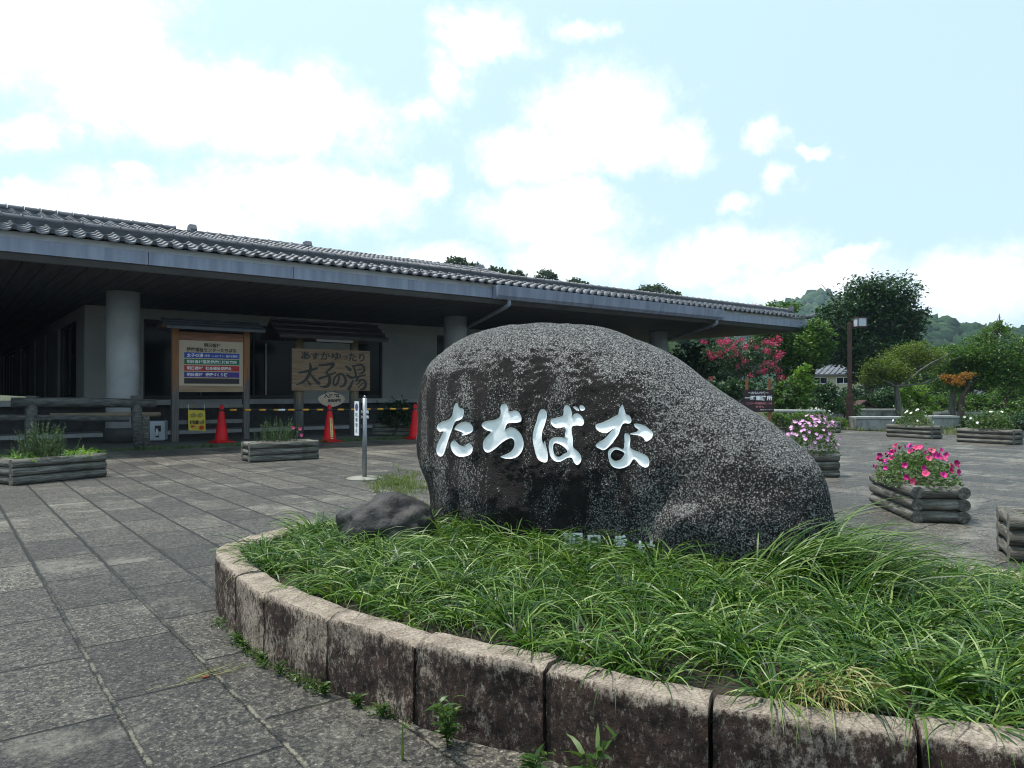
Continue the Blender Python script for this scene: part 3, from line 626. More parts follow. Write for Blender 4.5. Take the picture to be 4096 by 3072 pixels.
m_ = MB(); m_.prism([(-.5, rb[2]), (-.5, rb[2]+.06), (.1, ra[2]), (.7, rb[2]+.06), (.7, rb[2]), (.1, ra[2]-.08)], (x0, YS, 0), (0, 1, 0), UZ, (x1-x0, 0, 0)); rf = obj('roof', m_, MDKW, BS)
sl_ = Vector((0, .6, ra[2]-rb[2]-.06))
for t in (.0, .32, .64, .94): q = Vector((0, YS-.5, rb[2]+.07))+sl_*t; m_ = MB(); m_.tube([(x0-.02, q[1], q[2]), (x1+.02, q[1], q[2])], .02, 8); obj('batten', m_, MNOSHI0, rf)
m_ = MB(); m_.bb((xl2-.4, YS+.06, 2.2), (xr2+.4, YS+.18, 2.32)); obj('crossbeam', m_, MDKW, BS)
a, b_ = onY(1266, 1361, YS-.15), onY(1411, 1366, YS-.15); m_ = MB(); m_.bb((a[0], YS-.19, a[2]-.025), (b_[0], YS-.11, a[2]+.03)); obj('lamp_fitting', m_, MWHITE, BS, bevel=.01)
for x in (a[0]+.1, b_[0]-.1): m_ = MB(); m_.bb((x-.012, YS-.16, a[2]+.03), (x+.012, YS-.135, 2.3)); obj('lamp_hanger', m_, MDARKP, BS)
# price plaque hung under the board
c = onY(1326, 1598, YS-.12); rw, rh = 119/2960*17/2*.97, 57/2960*17/2
PQ = thing('price_plaque', 'oval wooden price plaque hanging under the plank sign', 'plaque', c)
ol = [(math.cos(t)*rw*(1+.04*math.sin(3*t)), math.sin(t)*rh*(1+.06*math.cos(4*t))) for t in np.linspace(0, 2*PI, 40, endpoint=False)]
m_ = MB(); m_.prism(ol, c+np.array([0, .02, 0]), UX, UZ, (0, -.03, 0)); pb = obj('plaque_board', m_, pm('pale sawn wood', (.46, .36, .27), (.36, .27, .20), 5, .6, .2, 30), PQ)
lettering('入浴料', (c[0]-rw*.62, c[1]-.013, c[2]+rh*.22), UX, UZ, MBLACK, pb, rw*1.2, rh*.6, (0, 0, 0), .05); lettering('500円', (c[0]-rw*.28, c[1]-.013, c[2]-rh*.38), UX, UZ, MBLACK, pb, rw*.95, rh*.46, (0, 0, 0), .06)
for s_ in (-1, 1): m_ = MB(); m_.tube([(c[0]+s_*rw*.45, c[1]+.005, c[2]+rh*.8), (c[0]+s_*rw*.3, YS-.02, bz0+.01)], .006, 5); obj('cord', m_, MDARKP, PQ)

# ================================================================== CONES, BARS
HC = .765
def make_cone(label, loc, sticker=False):
    t = thing('traffic_cone', label, 'traffic cone', loc, .2, 'red cones along the shaded kerb'); m_ = MB()
    m_.lathe([(.150, .03), (.135, .06), (.036, HC-.03), (.030, HC), (.018, HC)], nn=28); obj('body', m_, MCONE, t, False)
    m_ = MB(); m_.box((0, 0, .015), (.38, .38, .03)); obj('base', m_, MCONE, t, False, bevel=.012)
    m_ = MB(); m_.lathe([(.047, .655), (.058, .65), (.058, .675), (.045, .68)], nn=18); obj('bar_ring', m_, MDARKP, t, False)
    return t
c1 = make_cone('red traffic cone in front of the roofed notice board', gp(886, 1770))
c2 = make_cone('red traffic cone with a yellow sticker below the oval price plaque', gp(1318, 1767))
c3 = make_cone('red traffic cone half hidden behind the boulder', gp(1660, 1755))
P1, P2, P3 = (Vector(c.location)+Vector((0, 0, .665)) for c in (c1, c2, c3))
# sticker on the cone's slanted side, facing the viewer
cc = Vector(c2.location); vdir = Vector((-cc.x, -cc.y, 0)).normalized(); sdv = Vector((-vdir.y, vdir.x, 0)); rdir = (vdir*.93-sdv*-.36).normalized(); rs = Vector((-rdir.y, rdir.x, 0))
zb, zt = .07, .50; rr_ = lambda z: .135-(z-.06)/(HC-.09)*.099+.006
qb, qt = cc+rdir*rr_(zb)+Vector((0, 0, zb)), cc+rdir*rr_(zt)+Vector((0, 0, zt)); upv = (qt-qb)
m_ = MB(); nrm = rs.cross(upv).normalized(); nrm = nrm if nrm.dot(rdir) > 0 else -nrm
m_.add([qb-rs*.026, qb+rs*.026, qt+rs*.026, qt-rs*.026], [(0, 1, 2, 3)]); stk = obj('sticker', m_, pm('yellow sticker', (.62, .56, .22), (.58, .52, .2), 3, .4), c2)
m_ = MB()
for i, ch in enumerate('明日香村健康福祉センター'): lettering(ch, qb+upv*(1-(i+.95)/12.3)-rs*.016+nrm*.002, rs, upv.normalized(), None, None, .032, upv.length/12.3*.8, (0, 0, 0), .03, mb=m_)
obj('lettering', m_, MBLACK, stk)
def bar(A, Bp, label, white=False):
    dv = Bp-A; L_ = dv.length-.1; t = thing('cone_bar', label, 'barrier bar', A, math.atan2(dv.y, dv.x), 'striped bars between cones'); x0 = .05
    m_ = MB(); m_.tube([(x0, 0, 0), (L_, 0, 0)], .017, 10); obj('pole', m_, MDARKP, t, False)
    for i in range(int(L_/.29)):
        m_ = MB(); x = x0+.12+i*.29; m_.tube([(x, 0, 0), (x+.13, 0, 0)], .0205, 10); obj('yellow_band', m_, MYEL, t, False)
    if white: m_ = MB(); m_.tube([(1.13, 0, 0), (1.27, 0, 0)], .0215, 10); obj('white_label', m_, MPRINT, t, False)
bar(P1, P2, 'black and yellow bar between the notice board cone and the stickered cone', True); bar(P2, P3, 'black and yellow bar running from the stickered cone behind the boulder')

# ================================================================== BANNER, BOX, RAILS
a, b_ = onY(752, 1639, YS-.09), onY(820, 1720, YS-.09)
BN = thing('banner', 'small yellow cloth banner with red and black characters hung on the notice board rail', 'banner', (a[0], YS-.09, b_[2])); bw, bh = b_[0]-a[0], a[2]-b_[2]
vs = []; fs = []
for i in range(9):
    for j in range(9): u, v = i/8, j/8; vs.append((a[0]+u*bw+.008*v, YS-.09-.012*math.sin(u*7)*(v)-.01*v, a[2]-v*bh-.02*u+.006*math.sin(u*5)*v))
for i in range(8):
    for j in range(8): fs.append((i*9+j, i*9+j+1, (i+1)*9+j+1, (i+1)*9+j))
m_ = MB(); m_.add(vs, fs, 0, True); cl = obj('cloth', m_, pm('yellow cloth', (.60, .46, .05), (.50, .38, .045), 6, .7), BN)
def btxt(body, u, v, w_, h_, mat): lettering(body, (a[0]+u*bw, YS-.122, a[2]-v*bh-.01*u), UX, UZ, mat, cl, w_*bw, h_*bh, (0, 0, 0), .05)
btxt('明日香っ子', .09, .70, .86, .19, MBLACK); MRED = pm('red ink', (.5, .02, .015), (.45, .018, .014), 4, .5); btxt('交', .12, .93, .3, .20, MRED); btxt('番', .62, .95, .3, .20, MRED)
m_ = MB()
for u in (.12, .55): m_.prism([(.16*math.cos(t), .10*math.sin(t)) for t in np.linspace(0, 2*PI, 16, endpoint=False)], (a[0]+(u+.16)*bw, YS-.118, a[2]-.26*bh), (bw, 0, 0), (0, 0, bh), (0, -.002, 0))
obj('printed_motif', m_, pm('olive print', (.17, .17, .04), (.28, .26, .06), 18, .6), cl)
for x in (a[0]+.01, b_[0]-.01): m_ = MB(); m_.tube([(x, YS-.088, a[2]), (x, YS-.05, onY(700, 1620, YS)[2]+.03)], .003, 5); obj('string', m_, MPRINT, BN)
q = gp(630, 1763); BX = thing('plastic_box', 'pale grey plastic box with a dark recess beside the column', 'box', q, -R_(38)+.25); s_ = float(q@_F)/FPX
m_ = MB(); m_.box((0, 0, 78*s_/2+.01), (66*s_, .3, 78*s_)); bd = obj('housing', m_, pm('pale plastic', (.46, .50, .56), (.40, .44, .50), 2, .5), BX, False, bevel=.03)
m_ = MB(); m_.bb((-4*s_, -.158, 38*s_), (18*s_, -.1505, 62*s_)); m_.bb((-.5*s_, -.163, 16*s_), (11*s_, -.1505, 22*s_)); obj('recess', m_, MDARKP, bd, False)
m_ = MB(); m_.tube([(5*s_, -.175, 22*s_), (5*s_, -.175, 40*s_), (3*s_, -.17, 50*s_)], [.03, .025, .018], 10); obj('nozzle', m_, MWHITE, bd, False)
# log railing at the left
YRL = 14.65; LR = thing('log_railing', 'dark weathered log railing with two posts in front of the column', 'railing', (1.6, YRL, 0))
for px in (122, 546):
    x = onY(px, 1700, YRL)[0]; lean = .03 if px > 300 else .0
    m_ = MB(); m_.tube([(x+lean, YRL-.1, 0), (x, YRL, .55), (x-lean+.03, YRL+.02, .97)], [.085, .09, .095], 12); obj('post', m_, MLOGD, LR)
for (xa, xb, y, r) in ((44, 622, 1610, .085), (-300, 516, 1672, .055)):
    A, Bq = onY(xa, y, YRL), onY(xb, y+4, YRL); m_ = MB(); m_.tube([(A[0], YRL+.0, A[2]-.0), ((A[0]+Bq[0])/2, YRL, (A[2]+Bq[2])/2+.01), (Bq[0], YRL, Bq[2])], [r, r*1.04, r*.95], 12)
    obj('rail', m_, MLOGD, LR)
BR = thing('pole_railing', 'thin pole railing end beside the pale plastic box', 'railing', onY(583, 1765, 15.7)*np.array([1, 1, 0]))
A, Bq = onY(200, 1662, 15.7), onY(641, 1657, 15.7); m_ = MB(); m_.tube([A, Bq], .045, 10); obj('rail', m_, pm('peeled pole', (.25, .2, .13), (.14, .11, .075), 6, .7, stretch=(1, 8, 8)), BR)
x = onY(583, 1700, 15.7)[0]; m_ = MB(); m_.tube([(x, 15.7, 0), (x, 15.7, A[2]-.03)], .075, 10); obj('post', m_, MLOG, BR)
# no-parking stand
q = gp(1458, 1916); NP = thing('parking_stand', 'slim steel stand with a narrow vertical no-parking panel on a round base', 'sign stand', q)
m_ = MB(); m_.lathe([(.215, 0), (.215, .012), (.19, .022), (.04, .03)], nn=36); obj('base', m_, pm('weathered base', (.25, .24, .21), (.17, .16, .13), 6, .7), NP, False)
m_ = MB(); m_.tube([(0, 0, .02), (0, 0, .97)], .028, 14); m_.tube([(0, 0, .97), (0, 0, .985), (0, 0, 1.0)], [.01, .016, .006], 10); obj('pole', m_, MSTEEL, NP, False)
a_ = YAW-PI/2-R_(48); U_ = Vector((math.cos(a_), math.sin(a_), 0)); N_ = Vector((math.sin(a_), -math.cos(a_), 0)); c_ = Vector((0, 0, .725))-U_*.0+Vector((-.788*.095, .6157*.095, 0))
m_ = MB(); rot = Matrix((U_, -N_, Vector((0, 0, 1)))).transposed(); m_.box(c_-N_*.012, (.125, .014, .46), rot); m_.box(c_-N_*.0015, (.10, .006, .41), rot, 1); pnl_ = obj('panel', m_, [MDARKP, MPRINT], NP, False)
qw = Vector(q)
m_ = MB(); m_.prism([(.034*math.cos(t), .045*math.sin(t)) for t in np.linspace(0, 2*PI, 20, endpoint=False)], c_+N_*.002+Vector((0, 0, .135)), U_, UZ, N_*.001); obj('roundel', m_, pm('faded purple', (.10, .08, .20), (.13, .09, .22), 20, .5), pnl_, False)
m_ = MB()
for i, ch in enumerate('駐車禁止'): lettering(ch, c_+N_*.003+Vector((0, 0, .02-i*.062))-U_*.026, U_, UZ, None, None, .052, .05, (0, 0, 0), .015, mb=m_)
obj('lettering', m_, pm('faded ink', (.06, .065, .10), (.08, .085, .12), 20, .5), pnl_, False)
for z in (.80, .74): m_ = MB(); m_.tube([(-.788*.05, .6157*.05, z), (.788*.045, -.6157*.045, z)], .02, 10); obj('clamp', m_, MWHITE, NP, False)

# ================================================================== RAISED BED: CURB, SOIL
HB = .26
front = [gp(x, y, HB)[:2] for x, y in [(870, 2223), (924, 2283), (1050, 2372), (1303, 2467), (1473, 2510), (1654, 2568), (1907, 2625), (2175, 2669), (2529, 2765), (2840, 2822), (3087, 2855), (3276, 2890), (3682, 2940), (4096, 3001)]]
loop = [tuple(p) for p in front]+[(2.15, .15), (2.5, -.25), (3.0, -.5), (3.5, -.3), (3.75, .4), (3.72, 1.3), (3.62, 2.2), (3.4, 3.1), (3.0, 3.8), (2.45, 4.25), (1.9, 4.32), (1.42, 4.12), (1.15, 3.88)]
LP = np.array(catmull(loop, 12, True)); seg = np.linalg.norm(np.roll(LP, -1, 0)-LP, axis=1); cum = np.concatenate([[0], np.cumsum(seg)]); TOT = cum[-1]
def lp(s): s = s % TOT; i = int(np.searchsorted(cum, s, 'right')-1) % len(LP); t = (s-cum[i])/max(seg[i], 1e-6); return LP[i]*(1-t)+LP[(i+1) % len(LP)]*t
def lpn(s): d_ = lp(s+.04)-lp(s-.04); d_ /= np.linalg.norm(d_); return np.array([-d_[1], d_[0]])   # points into the bed (loop runs counter-clockwise)
cen = LP.mean(0)
sgn = 1 if np.dot(cen-lp(.5), lpn(.5)) > 0 else -1
def s_at(px, py):
    p = gp(px, py, HB)[:2]; return cum[int(np.argmin(np.linalg.norm(LP-p, axis=1)))]
js = [s_at(*p) for p in ((940, 2298), (1050, 2372), (1303, 2467), (1654, 2568), (2175, 2669), (2840, 2822), (3682, 2940))]
while js[-1] < TOT+js[0]-.75: js.append(js[-1]+rng.uniform(.5, .66))
js[-1] = TOT+js[0]
CB = thing('stone_curb', 'curved curb of stained granite blocks round the planted bed', 'curb', (2.3, 1.9, 0))
for i in range(len(js)-1):
    a, b_ = js[i]+.006, js[i+1]-.006; K = max(3, int((b_-a)/.03)); M = 9; dz = rng.uniform(-.008, .006); tw = rng.uniform(-.006, .006); wd = rng.uniform(.112, .135); vs = []; fs = []
    sec = []
    for t in np.linspace(0, 1, 11): sec.append((0, -.01+t*(HB-.008)))
    sec += [(.003, HB-.0015), (.008, HB)]+[(u, HB) for u in np.linspace(.04, wd-.02, 5)]+[(wd-.005, HB-.005), (wd, HB-.03), (wd, .02)]
    for k in range(K+1):
        s_ = a+(b_-a)*k/K; p = lp(s_); nv = lpn(s_)*sgn; edge = .006*0
        for (u, z) in sec:
            q = np.array([p[0]+nv[0]*u, p[1]+nv[1]*u, z+(dz+tw*(k/K-.5)*2)*(z > .05)])
            nz = noise.noise(Vector(q)*14)*.007+noise.noise(Vector(q)*45)*.0045
            if u <= .02: q[:2] -= nv*nz
            if z > HB-.01: q[2] += nz*.9-(.012 if k in (0, K) and u < .03 else 0)
            if k in (0, K) and u < .01: q[:2] += nv*.006
            vs.append(q)
    S_ = len(sec)
    for k in range(K):
        for j in range(S_-1): fs.append((k*S_+j, k*S_+j+1, (k+1)*S_+j+1, (k+1)*S_+j))
    fs += [tuple(range(S_)), tuple(K*S_+j for j in reversed(range(S_)))]
    m_ = MB(); m_.add(vs, fs, 0, True); m_.s[-1] = m_.s[-2] = False
    o_ = obj('curb_block', m_, MCURB, CB)
inner = np.array([lp(s_)+lpn(s_)*sgn*.10 for s_ in np.linspace(0, TOT, 120, endpoint=False)])
m_ = MB(); rings = 8
for r in range(rings):
    for p in inner:
        q = cen+(p-cen)*(1-r/rings); z = HB-.05+.03*min(1, r/2.)+.012*noise.noise(Vector((q[0]*6, q[1]*6, 0))); m_.v.append((q[0], q[1], z))
for r in range(rings-1):
    for k in range(120): m_.f.append((r*120+k, r*120+(k+1) % 120, (r+1)*120+(k+1) % 120, (r+1)*120+k)); m_.m.append(0); m_.s.append(True)
m_.f.append(tuple((rings-1)*120+k for k in range(120))); m_.m.append(0); m_.s.append(True)
tag(obj('soil', m_, MSOIL), kind='structure')

# ================================================================== THE CARVED BOULDER
ROT = R_(34); sv = _R*math.cos(ROT)-_F*math.sin(ROT); nv_ = -(_F*math.cos(ROT)+_R*math.sin(ROT)); zv = np.array([0, 0, 1.])
FC = dep(2160, 1740, 3.75)                    # middle of the lettered face
T0 = .30; MC = FC-nv_*T0                      # middle plane
def on_plane(x, y, P0): d_ = ray(x, y); return _C+d_*(np.dot(P0-_C, nv_)/np.dot(d_, nv_))
OUT = [(150, 1300), (138, 1180), (108, 1110), (86, 1040), (78, 960), (84, 860), (80, 760), (95, 680), (122, 600), (162, 535), (232, 478), (310, 425), (400, 388), (520, 362), (640, 353), (760, 353), (900, 362), (1010, 378), (1085, 402), (1160, 435), (1250, 472), (1330, 510), (1410, 562), (1500, 630), (1600, 700), (1700, 760), (1800, 818), (1880, 868), (1960, 928), (2030, 990), (2072, 1050), (2100, 1110), (2122, 1190), (2142, 1280), (2165, 1370), (2180, 1470), (2150, 1600), (1950, 1760), (1500, 1760), (1000, 1680), (500, 1580), (220, 1450)]
OUT = [(1600+x*.81374, 1000+y*.81374) for x, y in OUT]
tgt = np.array(catmull(OUT, 6, True)); C0 = np.array([2430., 1830.])
def polar(P): v = P-C0; return np.arctan2(v[:, 1], v[:, 0]), np.hypot(v[:, 0], v[:, 1])
def radial(P, ang):
    a, r = polar(P); o_ = np.argsort(a); return np.interp(ang, np.concatenate([a[o_]-2*PI, a[o_], a[o_]+2*PI]), np.tile(r[o_], 3))
def bulges(P2, rr):
    """extra swelling of the face, in image-measured spots: lower right shoulder, gentle belly"""
    x, y = P2[:, 0], P2[:, 1]
    edge = 2700+60*np.sin((y-1950)/160.)+np.clip(2050-y, 0, 200)*1.1
    b1 = 1/(1+np.exp(-(x-edge)/18))*1/(1+np.exp(-(y-(1985-.10*(x-2900)+14*np.sin(x/37.)))/13))
    b2 = np.exp(-((x-2150)/520)**2-((y-1950)/300)**2)
    return .038*b1*(1-rr**4)+.03*b2
def stone_pts(ang, rad_px, rings_, front=True):
    Pm = []
    px = C0[0]+np.cos(ang)*rad_px; py = C0[1]+np.sin(ang)*rad_px
    O3 = np.array([on_plane(x, y, MC) for x, y in zip(px, py)]); c3 = on_plane(*C0, MC)
    rr = rings_[:, None]; P = c3+(O3-c3)[None]*rr[..., None]
    h = (1-rr**2.9)**(1/1.9)*np.ones((1, len(ang)))
    return P, h
def assemble(ang, rad_px, rings_):
    P, h = stone_pts(ang, rad_px, rings_); n_r, n_a = h.shape
    P2 = proj(P.reshape(-1, 3)); bl = bulges(P2, np.repeat(rings_, n_a)).reshape(n_r, n_a)
    Fp_ = P+nv_*((T0*h+bl*(rings_[:, None] < .999))[..., None]); Bp_ = P-nv_*((.42*h)[..., None]); return Fp_, Bp_
angc = np.linspace(-PI, PI, 180, endpoint=False); rad = radial(tgt, angc); want = rad.copy()
for it in range(7):
    Fp_, Bp_ = assemble(angc, rad, 1-(1-np.linspace(0, 1, 26))**2)
    P2 = proj(np.concatenate([Fp_.reshape(-1, 3), Bp_.reshape(-1, 3)])); a_, r_ = polar(P2); bins = np.floor((a_+PI)/(2*PI)*90).astype(int) % 90
    got = np.array([r_[bins == k].max() if (bins == k).any() else 0 for k in range(90)]); ga = -PI+(np.arange(90)+.5)*2*PI/90
    gi = np.interp(angc, np.concatenate([ga-2*PI, ga, ga+2*PI]), np.tile(got, 3)); rad = rad*(1+.8*(want/gi-1))
    k_ = np.array([.25, .5, .25]); rad = np.convolve(np.concatenate([rad[-1:], rad, rad[:1]]), k_, 'valid')
NA, NR, NB_ = 840, 230, 50
ang = np.linspace(-PI, PI, NA, endpoint=False); rf_ = np.interp(ang, np.append(angc, PI), np.append(rad, rad[0]))
tf = np.linspace(0.002, 1, NR); rings_f = np.where(tf < .8, tf*1.1, 1-(1-tf)**2*(.12/.04))
Fm, _ = assemble(ang, rf_, rings_f); _, Bm = assemble(ang, rf_, 1-(1-np.linspace(.01, 1, NB_))**2)
lowf = np.array([noise.noise(Vector(p)*2.6)*.034+noise.noise(Vector(p)*7)*.016+noise.noise(Vector(p)*15)*.007 for p in Fm[::3, ::4].reshape(-1, 3)]).reshape(len(Fm[::3]), -1)
lowf = np.repeat(np.repeat(lowf, 3, 0), 4, 1)[:NR, :NA]
for ax_ in (0, 1):
    for _ in range(3): lowf = (lowf+np.roll(lowf, 1, ax_)+np.roll(lowf, -1, ax_))/3 if ax_ else (lowf+np.concatenate([lowf[:1], lowf[:-1]])+np.concatenate([lowf[1:], lowf[-1:]]))/3
Fm += nv_*(lowf*(1-rings_f[:, None]**6))[..., None]
fidx = lambda i, j: i*NA+j % NA
I_, J_ = np.meshgrid(np.arange(NR-1), np.arange(NA), indexing='ij')
FFf = np.stack([I_*NA+J_, I_*NA+(J_+1) % NA, (I_+1)*NA+(J_+1) % NA, (I_+1)*NA+J_], -1).reshape(-1, 4)
# letters traced from the photograph
Zc = lambda L: [(1700+x*.45208, 1560+y*.45208) for x, y in L]
CH = [('た', [Zc([(290,112),(302,150),(345,172),(338,235),(310,265),(268,280),(240,350),(215,420),(190,500),(165,570),(140,588),(112,570),(102,530),(115,470),(150,400),(165,365),(130,368),(110,340),(112,310),(150,280),(200,265),(240,230),(250,180),(265,130)]), Zc([(262,345),(290,305),(345,280),(395,290),(425,325),(425,360),(395,385),(350,400),(325,400),(335,378),(295,360)]), Zc([(265,445),(240,455),(228,490),(245,545),(290,585),(350,588),(400,570),(422,535),(420,495),(395,470),(370,478),(345,495),(310,485),(285,462)])]),
 ('ち', [Zc([(720,122),(738,160),(745,190),(800,180),(835,200),(855,245),(845,280),(790,290),(735,295),(715,330),(712,350),(750,330),(800,340),(850,390),(872,450),(868,520),(830,580),(770,607),(710,605),(670,590),(700,575),(760,545),(790,500),(790,450),(765,425),(720,440),(670,475),(620,520),(570,550),(535,545),(515,505),(520,450),(550,410),(585,370),(545,355),(510,325),(505,300),(540,275),(610,265),(660,240),(672,200),(670,150),(690,125)])]),
 ('ば', [Zc([(1050,168),(1075,190),(1078,240),(1060,310),(1040,370),(1035,430),(1050,470),(1062,450),(1075,500),(1088,570),(1085,625),(1065,640),(1030,632),(995,600),(970,520),(955,430),(965,350),(990,270),(1005,210),(1025,175)]), Zc([(1262,130),(1290,160),(1300,200),(1302,230),(1330,208),(1370,215),(1400,250),(1408,290),(1390,315),(1340,312),(1302,325),(1300,370),(1310,430),(1312,500),(1350,540),(1380,580),(1382,630),(1350,662),(1320,640),(1300,600),(1260,600),(1200,632),(1150,628),(1115,590),(1100,530),(1098,470),(1120,430),(1170,415),(1220,420),(1245,425),(1240,390),(1240,330),(1170,338),(1130,315),(1110,280),(1125,255),(1180,240),(1222,225),(1228,170),(1240,140)]), Zc([(1150,470),(1190,478),(1240,510),(1260,545),(1230,565),(1190,590),(1155,580),(1138,540),(1135,495)]), Zc([(1312,150),(1335,145),(1360,165),(1365,185),(1340,178)]), Zc([(1370,140),(1400,138),(1418,165),(1400,182),(1375,175)])]),
 ('な', [Zc([(1750,130),(1765,170),(1780,210),(1815,230),(1828,270),(1810,295),(1760,295),(1735,330),(1715,390),(1680,440),(1640,490),(1590,530),(1545,518),(1512,495),(1530,465),(1590,430),(1640,375),(1665,340),(1610,380),(1550,370),(1515,340),(1515,305),(1560,290),(1620,265),(1680,230),(1710,215),(1720,170),(1735,145)]), Zc([(1855,298),(1920,305),(1980,340),(2015,375),(2010,420),(1970,452),(1950,450),(1930,420),(1880,398),(1825,392),(1822,382),(1870,370),(1890,350),(1860,325)]), Zc([(1775,380),(1810,395),(1818,440),(1815,490),(1830,520),(1900,550),(1960,580),(1985,620),(1980,670),(1945,685),(1900,660),(1850,610),(1810,660),(1750,690),(1690,690),(1645,660),(1625,600),(1622,545),(1650,515),(1700,505),(1740,520),(1760,515),(1765,470),(1765,410)]), Zc([(1660,545),(1690,525),(1740,540),(1765,560),(1750,595),(1720,620),(1680,625),(1650,600),(1645,570)])])]
small = []
for ch, x0, x1, y0, y1 in (('明', 1235, 1400, 1262, 1405), ('日', 1445, 1560, 1280, 1415), ('香', 1670, 1800, 1280, 1440), ('村', 1860, 2040, 1330, 1490)):
    G, F, _ = glyphs(ch, .035); small.append((ch, np.stack([1700+(x0+G[:, 0]*(x1-x0))*.45208, 1560+(y1-G[:, 1]*(y1-y0))*.45208], 1), F))
bvh = BVHTree.FromPolygons([Vector(p) for p in Fm[::2, ::3].reshape(-1, 3)], [(i*(NA//3)+j, i*(NA//3)+(j+1) % (NA//3), (i+1)*(NA//3)+(j+1) % (NA//3), (i+1)*(NA//3)+j) for i in range(len(Fm[::2])-1) for j in range(NA//3)])
def hit(x, y):
    d_ = Vector(ray(x, y)).normalized(); h_ = bvh.ray_cast(Vector(_C), d_); return np.array(h_[0]) if h_[0] is not None else on_plane(x, y, FC)
def segdist(P, poly):
    q = np.asarray(poly); e = np.roll(q, -1, 0)-q; d_ = np.full(len(P), 1e9)
    for a, v in zip(q, e):
        t = np.clip(((P-a)@v)/max(v@v, 1e-9), 0, 1); d_ = np.minimum(d_, np.linalg.norm(P-a-t[:, None]*v, axis=1))
    return d_
Fl = Fm.reshape(-1, 3); P2 = proj(Fl); carve = np.zeros(len(Fl))
box_ = (P2[:, 0] > 1720) & (P2[:, 0] < 2640) & (P2[:, 1] > 1590) & (P2[:, 1] < 1890); ib = np.where(box_)[0]
letters = []
for ch, polys in CH:
    polys = [np.array(catmull(p, 4, True)) for p in polys]; ins = np.zeros(len(ib), bool); dmin = np.full(len(ib), 1e9)
    for p in polys: ins ^= inpoly(P2[ib], p); dmin = np.minimum(dmin, segdist(P2[ib], p))
    carve[ib] = np.maximum(carve[ib], np.where(ins, np.clip((dmin-.8)/4, 0, 1), 0)); letters.append((ch, polys))
Fl = Fl-nv_*(carve*.05)[:, None]
Fm = Fl.reshape(NR, NA, 3)
# grain that breaks the outline
fine = np.array([noise.noise(Vector(p)*38)*.0045 for p in Fl[::2]]); fine = np.repeat(fine, 2)[:len(Fl)]
dirn = Fl-(MC); dirn /= np.linalg.norm(dirn, axis=1)[:, None]; Fl = Fl+dirn*(fine*(carve < .01))[:, None]
VS = np.concatenate([Fl, Bm.reshape(-1, 3)]); ob = len(Fl)
I2, J2 = np.meshgrid(np.arange(NB_-1), np.arange(NA), indexing='ij')
BFf = ob+np.stack([I2*NA+J2, (I2+1)*NA+J2, (I2+1)*NA+(J2+1) % NA, I2*NA+(J2+1) % NA], -1).reshape(-1, 4)
j_ = np.arange(NA); rim = np.stack([(NR-1)*NA+j_, (NR-1)*NA+(j_+1) % NA, ob+(NB_-1)*NA+(j_+1) % NA, ob+(NB_-1)*NA+j_], -1)
base = np.array([FC[0], FC[1], 0])
me = mesh_np('carved_boulder', VS-base, np.concatenate([FFf, BFf, rim]), smooth=True)
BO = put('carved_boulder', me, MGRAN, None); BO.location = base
tag(BO, 'big dark granite boulder carved with four large white characters', 'boulder')
for ch, polys in letters:
    allp = np.concatenate(polys); lo, hi = allp.min(0), allp.max(0); st_ = 3.2
    gx, gy = np.meshgrid(np.arange(lo[0], hi[0], st_), np.arange(lo[1], hi[1], st_)); g = np.stack([gx.ravel(), gy.ravel()], 1)+rng.uniform(-.5, .5, (gx.size, 2))
    ins = np.zeros(len(g), bool); dm = np.full(len(g), 1e9)
    for p in polys: ins ^= inpoly(g, p); dm = np.minimum(dm, segdist(g, p))
    g = g[ins & (dm > 1.6)]; pts = [Vector(p) for p in allp]+[Vector(p) for p in g]; ed = []; b = 0
    for p in polys: ed += [(b+i, b+(i+1) % len(p)) for i in range(len(p))]; b += len(p)
    rv, _, rfc, *_ = delaunay_2d_cdt(pts, ed, [], 0, 1e-5); rv = np.array([v[:] for v in rv])
    cenf = np.array([rv[list(f)].mean(0) for f in rfc]); ins = np.zeros(len(cenf), bool)
    for p in polys: ins ^= inpoly(cenf, p)
    dm = np.full(len(rv), 1e9)
    for p in polys: dm = np.minimum(dm, segdist(rv, p))
    V3 = []
    for q, d_ in zip(rv, dm):
        h_ = hit(*q); t = min(1, d_/9.); V3.append(h_+nv_*(.002-.009*math.sin(t*PI/2)+.0007*noise.noise(Vector(h_)*40)))
    m_ = MB(); m_.add(V3, [tuple(f) for f, k in zip(rfc, ins) if k], 0, True); obj('carved_character', m_, MLETTER, BO)
for ch, G, F in small:
    m_ = MB(); m_.add([hit(*q)+nv_*.007 for q in G], F); obj('small_carved_character', m_, MLETTER, BO)
# small dark rock at the boulder's left foot
def rock(name, label, c, r, mat, seed, rz=0, sub=5):
    b = bmesh.new(); bmesh.ops.create_icosphere(b, subdivisions=sub, radius=1)
    for v in b.verts:
        d_ = v.co.copy(); k = 1+.28*noise.noise(d_*1.3+Vector((seed, 0, 0)))+.10*noise.noise(d_*3.7+Vector((0, seed, 0)))+.04*noise.noise(d_*11)
        q = Vector((d_.x*r[0]*k, d_.y*r[1]*k, d_.z*r[2]*k)); q.rotate(Matrix.Rotation(rz, 3, 'Z')); v.co = q
    for f in b.faces: f.smooth = True
    me = bpy.data.meshes.new(name); b.to_mesh(me); b.free(); o_ = put(name, me, mat); o_.location = c; return tag(o_, label, 'rock')
MROCK = pm('dark pitted rock', (.014, .013, .014), (.062, .058, .055), 9, .7, 1.0, 55, lo=.4, hi=.75)
rc = dep(1562, 2080, 3.98); rock('rock', 'low dark rock lying at the foot of the boulder', (rc[0], rc[1], .30), (.26, .18, .19), MROCK, 3.3, R_(-30))

